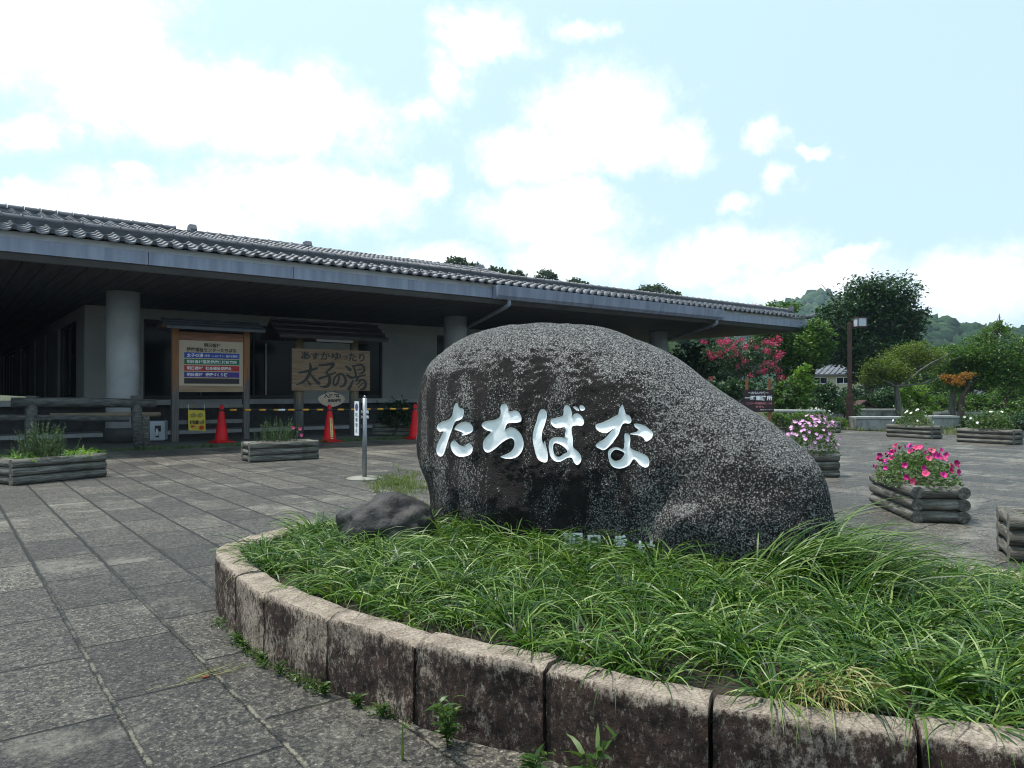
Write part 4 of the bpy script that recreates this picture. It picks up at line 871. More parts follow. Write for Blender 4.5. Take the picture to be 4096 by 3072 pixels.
# ================================================================== GRASS IN THE BED
MGRASS = leafmat('strap leaves', [(.010, .036, .006), (.020, .064, .006), (.044, .108, .009), (.09, .17, .018), (.22, .29, .085)], .18, .42)
MSTRAW = leafmat('dry strap leaves', [(.10, .16, .03), (.22, .26, .09), (.33, .29, .14), (.18, .10, .035)], .2, .6)
N_ = 26000; pts = rng.uniform([.9, -.7], [3.9, 4.5], (N_, 2)); pts = pts[inpoly(pts, inner)]
sp = np.array([noise.noise(Vector((p[0]*5, p[1]*5, 3))) for p in pts]); clump = []
taken = []
grid = {}; CS = .125
for p, q in zip(pts, sp):
    k = (int(p[0]/CS), int(p[1]/CS))
    if grid.get(k, 0) >= 1: continue
    rel = np.array([p[0]-MC[0], p[1]-MC[1], 0]); t, u = rel@nv_, rel@sv
    if -.40 < t < .19 and -1.02 < u < .95: continue
    grid[k] = 1; clump.append(p)
clump = np.array(clump); edge_d = segdist(clump, inner); clump = clump[edge_d > .045]; edge_d = edge_d[edge_d > .045]
Bs, Hd, Ls, Wd, A0, A1 = [], [], [], [], [], []
for p, e in zip(clump, edge_d):
    dcam = math.hypot(*p); k = 62 if dcam < 3.4 else 52
    rel = np.array([p[0]-MC[0], p[1]-MC[1], 0]); tn = rel@nv_; un = rel@sv
    sz = rng.uniform(.85, 1.25)*(.75+.25*min(1, e/.2))*(1+.28*math.exp(-((tn-.42)/.2)**2)*(abs(un) < 1.0)); ax_, ay_ = rng.normal(0, .25, 2); up_ = rng.uniform(-.15, .2)
    for _ in range(int(k*rng.uniform(.7, 1.2))):
        a = rng.uniform(0, 2*PI); r = rng.uniform(0, .04); hx, hy = math.cos(a)+ax_, math.sin(a)+ay_
        Bs.append((p[0]+r*math.cos(a), p[1]+r*math.sin(a), HB-.06)); Hd.append(math.atan2(hy, hx)+rng.normal(0, .3))
        Ls.append(sz*rng.uniform(.13, .30)); Wd.append(rng.uniform(.0055, .0098)); A0.append(max(.0, rng.uniform(.0, .55)-up_)); A1.append(rng.uniform(1.7, 2.75)-up_)
# the long tussock that sweeps to the right of the boulder
for (px, py, k) in ((3130, 2330, 150), (3230, 2330, 150), (3060, 2340, 100), (3330, 2360, 110), (3200, 2270, 110), (3420, 2400, 90)):
    c_ = gp(px, py, HB)
    for _ in range(k):
        a = rng.normal(-R_(42), .5); Bs.append((c_[0]+rng.normal(0, .05), c_[1]+rng.normal(0, .05), HB-.03)); Hd.append(a)
        Ls.append(rng.uniform(.32, .62)); Wd.append(rng.uniform(.005, .0085)); A0.append(rng.uniform(.05, .8)); A1.append(rng.uniform(1.5, 2.5))
args = [np.array(q) for q in (Bs, Hd, Ls, Wd, A0, A1)]
V, F = blades(*args, nseg=6)
tag(put('strap_grass', mesh_np('strap_grass', V, F, smooth=True), MGRASS), 'dense green strap-leaved grass filling the curbed bed', 'grass', kind='stuff')
# half withered tuft at the curb edge
c_ = gp(3260, 2800, HB); k = 130; TU = tag(put('withered_tuft', mesh_np('withered_tuft', *[x if i else x-np.array([c_[0], c_[1], 0]) for i, x in enumerate(blades(np.stack([c_[0]+.10+rng.normal(0, .06, k), c_[1]+.04+rng.normal(0, .04, k), np.full(k, HB-.02)], 1), rng.normal(PI+.9, .7, k), rng.uniform(.13, .26, k), rng.uniform(.004, .007, k), rng.uniform(.3, .9, k), rng.uniform(2.0, 2.9, k), nseg=5))], smooth=True), MSTRAW, None), 'half withered grass tuft drooping over the curb edge', 'grass tuft'); TU.location = (c_[0], c_[1], 0)
# ---- weeds at the foot of the curb, on the paving and along the building
MWEED = leafmat('weed leaves', [(.022, .055, .010), (.05, .10, .018), (.10, .15, .04)], .3, .4)
MTURF = leafmat('short turf', [(.04, .075, .018), (.09, .13, .035), (.17, .19, .07)], .3, .5)
def grass_patch(name, label, pts, L, k, mat=MTURF, z=0.0, w_=.006):
    P = np.repeat(pts, k, 0)+rng.normal(0, .03, (len(pts)*k, 2)); n_ = len(P)
    V, F = blades(np.column_stack([P, np.full(n_, z)]), rng.uniform(0, 2*PI, n_), L*rng.uniform(.4, 1.2, n_), np.full(n_, w_), rng.uniform(.05, .7, n_), rng.uniform(.5, 1.8, n_), nseg=3)
    return tag(put(name, mesh_np(name, V, F, smooth=True), mat), label, 'grass', kind='stuff')
q = np.array([gp(1600+rng.normal(0, 55), 1935+rng.normal(0, 22))[:2] for _ in range(170)]); grass_patch('turf_patch', 'short yellowish turf growing through the paving beside the steel stand', q, .07, 14)
q = np.column_stack([rng.uniform(-1, 11, 900), 14.28+np.abs(rng.normal(0, .18, 900))]); grass_patch('kerb_grass', 'strip of dark grass along the shaded edge of the paving', q, .10, 7, MWEED)
CAMS = [(1060, 2640, 3), (1130, 2690, 4), (960, 2560, 3), (1310, 2772, 4), (1440, 2818, 4), (1540, 2858, 4), (990, 2590, 3)]
def weed(label, p, h, k, lw, leafy=True):
    m_n = []; 
    for _ in range(k):
        a = rng.uniform(0, 2*PI); hh = h*rng.uniform(.45, 1)
        V, F = blades(np.array([[0, 0, 0.]]), np.array([a]), np.array([hh]), np.array([.004]), np.array([.1]), np.array([rng.uniform(.3, .8)]), nseg=5); m_n.append((V, F))
        st_ = V.reshape(6, 2, 3).mean(1); nl = 7
        ii = rng.uniform(.5, 5, nl); bp = np.array([st_[int(i)]*(1-i%1)+st_[min(5, int(i)+1)]*(i % 1) for i in ii])
        m_n.append(blades(bp, rng.uniform(0, 2*PI, nl), lw*rng.uniform(2.5, 5, nl), np.full(nl, lw), rng.uniform(.7, 1.2, nl), rng.uniform(1.4, 2.1, nl), nseg=3))
    V, F = cat(*m_n); o_ = put('weed', mesh_np('weed', V, F, smooth=True), MWEED); o_.location = Vector([float(c) for c in p]); return tag(o_, label, 'weed', 'weeds at the foot of the curb')
lab = ['tiny weed at the foot of the second curb block', 'low leafy weed at the joint below the third curb block', 'small weed at the left end of the curb foot', 'broad weed in the paving joint under the third curb block', 'sparse weed at the foot of the curb', 'round-leaved weed right at the curb foot', 'short weed near the left end of the curb foot']
for (x, y, k), l in zip(CAMS, lab): weed(l, gp(x-10, y+12), .055, k*2, .007)
weed('tall bright weed clump where curb meets paving at the bottom', gp(1790, 2990), .20, 12, .012)
weed('lanky weed with two broad leaves in front of the middle curb block', gp(2350, 3190), .26, 3, .016)
weed('small weed in front of the joint of the middle curb blocks', gp(2150, 3110), .10, 6, .013)
q = gp(1610, 3040); V, F = blades(np.array([[0, 0, 0.]]*2), np.array([1., 4.]), np.array([.12, .07]), np.array([.012, .009]), np.array([.02, .1]), np.array([.15, .4]), nseg=4)
o_ = put('grass_blade', mesh_np('grass_blade', V, F), MWEED); o_.location = Vector(map(float, q)); tag(o_, 'single broad grass blade standing in a paving joint', 'weed')
sw = []
for s0 in np.linspace(.2, 3.6, 420):
    if noise.noise(Vector((s0*4.1, 2.7, 0)))+rng.normal(0, .12) > .06: sw.append(lp(s0)-lpn(s0)*sgn*abs(rng.normal(.012, .02)))
sw = np.array(sw); V, F = leafquads(np.column_stack([np.repeat(sw, 9, 0)+rng.normal(0, .012, (len(sw)*9, 2)), np.abs(rng.normal(.008, .014, len(sw)*9))+.003]), .016, .6, .5)
tag(put('creeping_weeds', mesh_np('creeping_weeds', V, F), MWEED), 'creeping small-leaved weeds along the foot of the curb', 'weeds', kind='stuff')
# dead stalks and a red leaf on the paving
q = gp(760, 2720); k = 26; V, F = blades(np.column_stack([rng.normal(0, .05, k), rng.normal(0, .02, k), np.full(k, .006)]), rng.normal(.3, .25, k), rng.uniform(.06, .2, k), np.full(k, .0025), np.full(k, 1.5), np.full(k, 1.57), nseg=3)
o_ = put('dead_stalks', mesh_np('dead_stalks', V, F), MSTRAW); o_.location = Vector(map(float, q)); tag(o_, 'bundle of dry stalks lying across a paving joint', 'stalks')
m_ = MB(); m_.prism([(-.016, 0), (-.006, .006), (.010, .005), (.017, 0), (.008, -.006), (-.008, -.005)], (0, 0, .004), (1, 0, 0), (0, 1, 0), (0, 0, .0025)); o_ = obj('dead_leaf', m_, pm('red leaf', (.28, .03, .012), (.2, .03, .01), 60, .5)); o_.location = Vector(map(float, gp(822, 2712))); tag(o_, 'small red dead leaf on the paving', 'leaf')

# ================================================================== LOG PLANTERS
def planter_proto(L, D, r):
    t = bpy.data.objects.new('log_planter', None); COL.objects.link(t); t.empty_display_size = .2
    def log(l):
        m_ = MB(); k = 9; m_.tube([(-l/2+l*i/k, 0, 0) for i in range(k+1)], [r*(1+.035*noise.noise(Vector((i*.8, l, 0)))) for i in range(k+1)], 18); me = bpy.data.meshes.new('log'); me.from_pydata(m_.v, [], m_.f); me.polygons.foreach_set('use_smooth', m_.s); me.materials.append(MLOG); return me
    ml, ms = log(L), log(D-2*r)
    for k in range(3):
        z = r+k*2*r*.985
        for (x, y, rz, me) in ((0, -D/2+r, 0, ml), (0, D/2-r, 0, ml), (-L/2+r, 0, PI/2, ms), (L/2-r, 0, PI/2, ms)):
            o_ = bpy.data.objects.new('log', me); COL.objects.link(o_); o_.parent = t; o_.location = (x, y, z); o_.rotation_euler = (rng.uniform(-.6, .6), 0, rz)
    m_ = MB(); K = 8
    for i in range(K+1):
        for j in range(K+1): m_.v.append((-L/2+r+(L-2*r)*i/K, -D/2+r+(D-2*r)*j/K, r*5.1+.02*noise.noise(Vector((i, j*.8, 0)))))
    for i in range(K):
        for j in range(K): m_.f.append((i*(K+1)+j, (i+1)*(K+1)+j, (i+1)*(K+1)+j+1, i*(K+1)+j+1)); m_.m.append(0); m_.s.append(True)
    obj('soil', m_, MSOIL, t, False); return t
LPL, DPL, RPL = 1.06, .44, .049
PR = planter_proto(LPL, DPL, RPL); used = [0]
def planter(label, corner, azim, sx=1, sy=1):
    """corner: measured foot of one corner; azim: direction of the long side leaving it; the box lies to its left"""
    t = PR if not used[0] else copy_tree(PR); used[0] = 1
    u = np.array([math.cos(azim), math.sin(azim)]); v = np.array([-u[1], u[0]]); c_ = np.array(corner[:2])+u*LPL/2*sx+v*DPL/2*sy
    t.location = (c_[0], c_[1], 0); t.rotation_euler = (0, 0, azim); tag(t, label, 'planter', 'log planters set out on the paving'); return Vector((c_[0], c_[1], RPL*5.1)), azim
pl = {}
pl['rosemary'] = planter('log planter with rosemary and weedy grass before the log railing', gp(51, 1944), math.atan2(.37, .97))
pl['sprig'] = planter('log planter with spiky rosemary and a pink bloom between cone and steel stand', gp(1000, 1851), -.02)
pl['shade'] = planter('log planter with a dark leafy shrub in the shade behind the steel stand', gp(1490, 1744), -.62)
q = gp(3361, 1911); pl['pale'] = planter('log planter of pale pink flowers half hidden behind the boulder', q-np.array([_R[0], _R[1], 0])*LPL, -R_(38))
pl['petunia'] = planter('log planter overflowing with magenta petunias', gp(3645, 2091)+np.array([.73, .68, 0])*LPL, math.atan2(-.68, -.73))
q = gp(4040, 2250); pl['edge'] = planter('log planter cut off by the right edge of the view', q, R_(-62))
pl['mixed'] = planter('log planter of red and white flowers in front of the low stone bench', gp(3723, 1757)+np.array([.16, .95, 0])/.96*LPL, math.atan2(-.95, -.16))
pl['far'] = planter('log planter with white flowers by the clipped hedge at the right', gp(4050, 1780)+np.array([.1, .95, 0])/.96*LPL, math.atan2(-.95, -.1))
pl['white'] = planter('log planter with small white daisies near the lamp post', gp(3340, 1733)+np.array([-.15, .95, 0])/.96*LPL, math.atan2(-.95, .15))
q = gp(3215, 1722); pl['back'] = planter('log planter in shade behind the pale pink flowers', q+np.array([-.15, .95, 0])/.96*LPL, math.atan2(-.95, .15))

# ---- planting
MROS = leafmat('rosemary needles', [(.018, .042, .016), (.045, .085, .032), (.10, .16, .065)], .25, .45)
MPET = leafmat('petunia leaves', [(.045, .090, .022), (.08, .14, .04), (.13, .18, .075)], .3, .5)
MDARKL = leafmat('dark shrub leaves', [(.010, .025, .010), (.022, .048, .018), (.04, .07, .03)], .15, .35)
def on_planter(P, az_, base): c_, s_ = math.cos(az_), math.sin(az_); return np.stack([P[:, 0]*c_-P[:, 1]*s_, P[:, 0]*s_+P[:, 1]*c_, P[:, 2]], 1)
def rosemary(label, base, az_, n_st, h, sx=.32, grp=None, off=0):
    t = thing('rosemary_bush', label, 'plant', base); m_n = []
    for _ in range(n_st):
        b0 = np.array([rng.normal(off, sx*.55), rng.normal(0, .07), 0]); a = math.atan2(b0[1], b0[0]-off)+rng.normal(0, .5); hh = h*rng.uniform(.45, 1)*(1-.5*min(1, abs(b0[0]-off)/(sx*2)))
        V, F = blades(on_planter(b0[None], az_, base), np.array([a+az_]), np.array([hh]), np.array([.006]), np.array([rng.uniform(.05, .35)]), np.array([rng.uniform(.05, .6)]), nseg=6); m_n.append((V, F)); st_ = V.reshape(7, 2, 3).mean(1)
        k = int(hh*130); ii = rng.uniform(.6, 6, k); i0 = np.minimum(ii.astype(int), 5); bp = st_[i0]*(1-(ii-i0))[:, None]+st_[i0+1]*(ii-i0)[:, None]
        m_n.append(blades(bp, rng.uniform(0, 2*PI, k), rng.uniform(.022, .042, k)*(1.3-ii/7), np.full(k, .009), rng.uniform(.5, 1.1, k), rng.uniform(.7, 1.2, k), nseg=1))
    V, F = cat(*m_n); put('foliage', mesh_np('foliage', V, F), MROS, t, False); return t
b_, a_ = pl['rosemary']; rosemary('dark green upright rosemary in the left log planter', b_, a_, 110, .52, .22, off=-.12)
k = 330; P = np.column_stack([rng.uniform(-.5, .5, k), rng.normal(0, .11, k), np.zeros(k)]); P = P[(np.abs(P[:, 0]+.1) > .1)]; k = len(P)
V, F = blades(on_planter(P, a_, b_)+np.array(b_), rng.uniform(0, 2*PI, k), rng.uniform(.06, .22, k), rng.uniform(.007, .013, k), rng.uniform(.1, .6, k), rng.uniform(1.2, 2.3, k), nseg=4)
tag(put('weedy_grass', mesh_np('weedy_grass', V-np.array(b_), F, smooth=True), leafmat('bright weed grass', [(.06, .15, .015), (.12, .24, .03), (.2, .32, .06)], .4, .4)), 'bright green weedy grass round the rosemary in the left planter', 'grass', kind='stuff').location = b_
b_, a_ = pl['sprig']; rs_ = rosemary('spiky rosemary with one pink bloom in the planter beside the red cone', b_, a_, 85, .48, .24, off=-.05)
MPK = pm('magenta petal', (.42, .006, .15), (.56, .015, .24), 40, .5); MPK2 = pm('pink petal', (.62, .08, .20), (.55, .04, .14), 40, .5); MPURP = pm('purple petal', (.09, .012, .14), (.16, .01, .15), 40, .5); MCRIM = pm('crimson petal', (.30, .004, .07), (.40, .008, .12), 40, .5); MLILAC = pm('pale lilac petal', (.60, .25, .52), (.66, .38, .60), 30, .5); MWPET = pm('white petal', (.75, .75, .72), (.68, .68, .62), 30, .5)
def flower_mesh(mat, r, cone=.5):
    K = 25; vs = [(0, 0, -r*cone*1.6)]; 
    for i in range(K): a = 2*PI*i/K; q = .42; vs.append((r*q*math.cos(a), r*q*math.sin(a), -r*.18))
    for i in range(K): a = 2*PI*i/K; q = r*(1+.10*math.cos(5*a)+.04*math.sin(3*a)); vs.append((q*math.cos(a), q*math.sin(a), r*(.05+.13*math.sin(5*a+1)+.07*math.sin(2*a))))
    fs = [(0, 1+i, 1+(i+1) % K) for i in range(K)]; fs += [(1+i, 1+K+i, 1+K+(i+1) % K, 1+(i+1) % K) for i in range(K)]
    me = bpy.data.meshes.new('flower'); me.from_pydata(vs, [], fs); me.polygons.foreach_set('use_smooth', [True]*len(fs)); me.materials.append(mat); return me
def flower(parent, me, p, toward, sc=1):
    o_ = bpy.data.objects.new('flower', me); COL.objects.link(o_); o_.parent = parent; o_.location = Vector(p); o_.rotation_euler = Vector(toward).to_track_quat('Z', 'Y').to_euler(); o_.scale = (sc, sc, sc)
FM = flower_mesh(MPK, .038); FM2 = flower_mesh(MPK2, .038); FM3 = flower_mesh(MPURP, .03); FM4 = flower_mesh(MCRIM, .038); FML = flower_mesh(MLILAC, .026, .2); FMW = flower_mesh(MWPET, .022, .15); FMR = flower_mesh(MCRIM, .026, .3)
for (x, z) in ((.17, .24), (.28, .22), (.30, .12)): flower(rs_, FM2, (x, -.08, z), (0, -1, .4), .7)
def mound(name, label, base, az_, L, D, h, n_leaf, mat, leaf, flowers, n_fl, fsc=1, spikes=0, lift=.03):
    t = thing(name, label, 'flowers', base); P = rng.normal(size=(n_leaf, 3)); P /= np.linalg.norm(P, axis=1)[:, None]; rr = rng.uniform(.35, 1, n_leaf)**.5
    P = P*rr[:, None]*np.array([L/2, D/2, h]); P[:, 2] = np.abs(P[:, 2]); lum = np.array([1+.35*noise.noise(Vector(p*6)) for p in P]); P[:, 2] *= lum
    Q = on_planter(P, az_, base); vf = [leafquads(Q, leaf, .5, .6)]
    for _ in range(spikes):
        b0 = np.array([[rng.uniform(-L/3, L/3), rng.normal(0, D/6), h*.3]]); V, F = blades(on_planter(b0, az_, base), rng.uniform(0, 2*PI, 1), np.array([h*rng.uniform(.6, 1.15)]), np.array([.005]), np.array([.1]), np.array([.9]), nseg=4); st_ = V.reshape(5, 2, 3).mean(1); k = 14; ii = rng.uniform(.3, 4, k); i0 = np.minimum(ii.astype(int), 3)
        vf += [(V, F), leafquads(st_[i0]*(1-(ii-i0))[:, None]+st_[i0+1]*(ii-i0)[:, None]+rng.normal(0, .008, (k, 3)), leaf*.8, .2, .5)]
    V, F = cat(*vf); put('foliage', mesh_np('foliage', V, F), mat, t, False)
    for i in range(n_fl):
        th = rng.uniform(0, 2*PI); ro_ = rng.uniform(0, 1)**.5; d_ = np.array([[math.cos(th)*ro_, math.sin(th)*ro_, math.sqrt(max(0, 1-ro_*ro_))]]); p = on_planter(d_*np.array([L/2, D/2, h])*rng.uniform(.9, 1.12)+[0, 0, lift], az_, base)[0]
        me_, = [flowers[min(int(rng.random()*len(flowers)), len(flowers)-1)]]; dd = on_planter(d_+rng.normal(0, .35, (1, 3)), az_, base)[0]; dd[:2] += -np.array([_F[0], _F[1]])*.4; flower(t, me_, p, dd, fsc*rng.uniform(.75, 1.15))
    return t
b_, a_ = pl['petunia']; mound('petunias', 'mass of magenta, crimson and purple petunias in the nearest right planter', b_, a_, 1.12, .62, .27, 2200, MPET, .034, [FM, FM, FM4, FM4, FM2, FM3, FM], 70, .66, 50, .05)
b_, a_ = pl['pale']; mound('pale_flowers', 'tall clump of pale pink flowers behind the right slope of the boulder', b_+Vector((.30*_R[0], .30*_R[1], 0)), a_, .66, .46, .42, 1500, MPET, .035, [FML], 95, .85, 40, .06)
b_, a_ = pl['mixed']; mound('mixed_flowers', 'white and red flowers with loose greenery in the planter before the stone bench', b_, a_, .95, .5, .34, 900, MPET, .05, [FMW, FMR, FMW], 13, 1.3, 26)
b_, a_ = pl['far']; mound('white_flowers', 'white flowers in leafy greenery in the planter at the clipped hedge', b_, a_, 1.0, .5, .42, 1000, MPET, .055, [FMW], 11, 1.3, 30)
b_, a_ = pl['white']; mound('white_daisies', 'small white daisies in the planter near the lamp post', b_, a_, .9, .5, .34, 900, MPET, .05, [FMW], 30, 1.3, 16)
b_, a_ = pl['back']; mound('low_greenery', 'low plain greenery in the shaded planter behind the pale flowers', b_, a_, .9, .45, .2, 600, MDARKL, .05, [FMW], 0)
b_, a_ = pl['shade']; mound('leafy_shrub', 'dark leafy shrub in the shaded planter by the wall', b_, a_, .95, .6, .55, 900, MDARKL, .085, [FMW], 0, 1, 20)
b_, a_ = pl['edge']; mound('trailing_greenery', 'trailing greenery in the planter at the right edge', b_, a_, .9, .45, .18, 500, MPET, .04, [FMW], 0)

# ================================================================== RIGHT: SIGN, LAMP, RAIL, WALLS
def facing(px): 
    d_ = ray(px, 1565); return math.atan2(d_[1], d_[0])-PI/2
DS = 15.5; q = dep(3034, 1600, DS); rz = facing(3034)+.05; UU = Vector((math.cos(rz), math.sin(rz), 0)); NN = Vector((math.sin(rz), -math.cos(rz), 0)); s_ = DS/FPX
SG = thing('drop_off_sign', 'dark brown sign with white and pink Japanese lettering beyond the boulder', 'sign', (q[0], q[1], 0))
def sp_(x, y, dn=.0): return Vector((q[0], q[1], CAMH+(YH-y)*s_))+UU*((x-3034)*s_)+NN*dn
m_ = MB(); A_, B_ = sp_(2975, 1648), sp_(3092, 1560); m_.prism([(0, 0), ((3092-2975)*s_, 0), ((3092-2975)*s_, 88*s_), (0, 88*s_)], A_, UU, UZ, -NN*.03); bd = obj('board', m_, pm('dark brown sign face', (.022, .010, .012), (.030, .014, .015), 5, .45), SG)
for x in (2990, 3077):
    m_ = MB(); p_ = sp_(x, 1600, -.06); m_.box((p_.x, p_.y, .66), (.06, .06, 1.32), Matrix.Rotation(rz, 3, 'Z')); obj('post', m_, MWARM, SG)
def sgt(body, x0, x1, y0, y1, mat, bold=.02): lettering(body, sp_(x0, y1, .003), UU, UZ, mat, bd, (x1-x0)*s_, (y1-y0)*s_, (0, 0, 0), bold)
MPINK = pm('pink print', (.62, .22, .24), (.56, .18, .2), 6, .5)
sgt('～おもいやり～', 2995, 3073, 1566, 1577, MPRINT, .01); sgt('一時乗降所', 2982, 3086, 1582, 1602, MPRINT, .035); sgt('ここは一時乗降所につき', 2986, 3085, 1609, 1618, MPINK, .02); sgt('ません', 3024, 3056, 1622, 1631, MPINK, .02); sgt('福祉センター', 3040, 3087, 1636, 1641, MPRINT, .0)
q = gp(3400, 1704); s_ = float(q@_F)/FPX; rz = facing(3400)
LM = thing('lamp_post', 'tall dark brown post with a square white lantern on one side', 'street lamp', q, rz)
m_ = MB(); m_.bb((-13*s_, -13*s_, 0), (13*s_, 13*s_, 121*s_)); m_.bb((-11*s_, -11*s_, 121*s_+.002), (11*s_, 11*s_, 125*s_)); obj('lower_post', m_, MBROWNP, LM, False, bevel=.01)
m_ = MB(); m_.bb((-8.5*s_, -8.5*s_, 125*s_+.002), (8.5*s_, 8.5*s_, 411*s_)); m_.bb((-6*s_, -6*s_, 411*s_), (6*s_, 6*s_, 416*s_)); obj('upper_post', m_, MBROWNP, LM, False, bevel=.01)
m_ = MB(); m_.bb((8.6*s_, -3*s_, 396*s_), (15*s_, 3*s_, 404*s_)); obj('arm', m_, MBROWNP, LM, False)
lc = Vector((38*s_, 0, 413*s_)); ro = Matrix.Rotation(R_(28), 3, 'Z'); a_ = 19*s_; lr = obj
m_ = MB(); m_.box(lc, (a_*1.84, a_*1.84, 32*s_), ro); lg = obj('lantern', m_, pm('frosted lantern panel', (.50, .54, .60), (.44, .48, .54), 3, .35), LM, False)
m_ = MB()
for sx in (-1, 1):
    for sy in (-1, 1): m_.box(lc+ro@Vector((sx*a_*.96, sy*a_*.96, 0)), (.025, .025, 36*s_), ro)
for sz in (-1, 1): m_.box(lc+Vector((0, 0, sz*18*s_)), (a_*2.06, a_*2.06, .035), ro)
obj('lantern_frame', m_, MBROWNP, lg, False)
DR = 17.5; A_, B_ = dep(3060, 1644, DR), dep(3298, 1646, DR+1.0); RL = thing('timber_rail', 'low pale timber rail in front of the shrubs beyond the boulder', 'railing', ((A_[0]+B_[0])/2, (A_[1]+B_[1])/2, 0))
MPALE = pm('bleached rail', (.36, .36, .34), (.24, .24, .225), 6, .7, stretch=(2, 2, 2)); m_ = MB(); m_.tube([A_, B_], .042, 10); obj('rail', m_, MPALE, RL)
for t in (.08, .36, .64, .96): p_ = A_+(B_-A_)*t; m_ = MB(); m_.tube([(p_[0], p_[1], 0), (p_[0], p_[1], p_[2]-.02)], .05, 8); obj('post', m_, MLOG, RL)
def low_wall(label, x0, x1, y1, D, h, D2=None, th=.42):
    a, b_ = dep(x0, 1565, D), dep(x1, 1565, D2 or D); a[2] = b_[2] = 0; u = b_-a; L = np.linalg.norm(u); t = thing('stone_bench', label, 'low wall', (a+b_)/2, math.atan2(u[1], u[0]), 'pale stone benches of the plaza edge')
    k = max(1, round(L/1.3)); m_ = MB()
    for i in range(k): m_.bb((-L/2+L*i/k+.004, -.02, 0), (-L/2+L*(i+1)/k-.004, th, h-.062))
    obj('base', m_, MGREYST, t, False, bevel=.012); m_ = MB()
    for i in range(k): m_.bb((-L/2+L*i/k+.003, -.045, h-.06), (-L/2+L*(i+1)/k-.003, th+.02, h))
    obj('seat_slab', m_, pm('bench top stone', (.36, .36, .355), (.26, .26, .255), 5, .7, .2, 50), t, False, bevel=.01)
low_wall('pale stone bench right of the lamp post foot', 3421, 3640, 1720, 20.0, .36); low_wall('long stone bench behind the lamp post under the big tree', 3315, 3632, 1680, 27, .40)
low_wall('short stone bench at the foot of the right maple trunks', 3722, 3836, 1715, 20.7, .36); low_wall('stone bench behind the twin maple trunks', 3760, 3960, 1680, 24.5, .36); low_wall('stone bench at the far right edge', 4062, 4260, 1690, 23.5, .36)

# ================================================================== TREES AND SHRUBS
MEVER = leafmat('dark evergreen leaves', [(.010, .034, .012), (.020, .056, .018), (.045, .095, .032)], .25, .4)
MMID = leafmat('mid green leaves', [(.020, .062, .011), (.052, .118, .019), (.12, .195, .036)], .3, .45)
MLIGHT = leafmat('light green leaves', [(.05, .12, .012), (.10, .20, .022), (.19, .29, .045)], .35, .45)
MMAPLE = leafmat('maple leaves', [(.045, .085, .012), (.09, .14, .022), (.17, .20, .04)], .35, .5)
MORANGE = leafmat('orange maple leaves', [(.22, .085, .018), (.32, .12, .022), (.12, .12, .025)], .35, .5)
MHILLT = leafmat('hill tree leaves', [(.028, .052, .026), (.05, .082, .04), (.085, .12, .06)], .2, .5)
def crown_pts(cs, n_leaf, spread=.16, flat=1.0):
    """cs: list of (centre, radii); leaves gather in clumps near the shell"""
    vol = np.array([r[0]*r[1]**.5*r[2] for _, r in cs]); vol = vol/vol.sum(); out = []
    for (c, r), f in zip(cs, vol):
        n_cl = max(5, int(n_leaf*f/26)); d_ = rng.normal(size=(n_cl, 3)); d_ /= np.linalg.norm(d_, axis=1)[:, None]; d_ *= (rng.uniform(.22, 1, n_cl)**.5)[:, None]
        cl = c+d_*r; k = 26; P = np.repeat(cl, k, 0)+rng.normal(size=(n_cl*k, 3))*spread*np.array([r.mean(), r.mean(), r.mean()*.7*flat]); out.append(P)
    return np.concatenate(out)
def tree(name, label, cat_, D, base_px, blobs, mat, leaf, n_leaf, bark=MBARK, tr=.12, path=None, group=None, depthf=.9, z0=0.0, extra=None, flat=1.0, limbs=True, spread=.16):
    rg2 = np.random.default_rng(int(abs(base_px)*7+D)); s_ = D/FPX; b_ = dep(base_px, 1565, D); b_[2] = z0; t = thing(name, label, cat_, b_, 0, group)
    cs = []
    for bl in blobs:
        x, y, rx, ry = bl[:4]; dd = D+(bl[4] if len(bl) > 4 else rg2.uniform(-.35, .35)*rx*s_); c_ = dep(x, y, dd); cs.append((c_, np.array([rx*s_*.98, rx*s_*depthf, ry*s_])))
    P = crown_pts(cs, n_leaf, spread, flat); P = P[P[:, 2] > z0+.04]; V, F = leafquads(P, leaf, .45, .6); put('crown', mesh_np('crown', V, F), mat, t)
    if path or limbs:
        m_ = MB(); pth = [b_]+[dep(x, y, D) for x, y in (path or [])]
        if not path: top = np.mean([c for c, _ in cs], 0); pth += [b_*.55+top*.45+[.05, 0, 0], top*.85+b_*.15]
        k = len(pth); m_.tube([Vector(p) for p in catmull(pth, 4)], list(np.linspace(tr*1.15, tr*.55, 4*(k-1)+1)), 9)
        st_ = pth[-1] if path else pth[1]
        for c_, r in cs:
            md = (st_+c_)/2+np.array([rg2.normal(0, .08), rg2.normal(0, .08), -.1*r[2]]); m_.tube([Vector(p) for p in catmull([st_, md, c_, c_+np.array([rg2.normal(0, .4)*r[0], 0, r[2]*.5])], 4)], list(np.linspace(tr*.5, tr*.08, 13)), 6)
            for _ in range(3):
                e = c_+rg2.normal(size=3)*r*.6; m_.tube([md, (md+e)/2+[0, 0, .05*r[2]], e], [tr*.22, tr*.14, tr*.04], 5)
        obj('trunk', m_, bark, t)
    return t
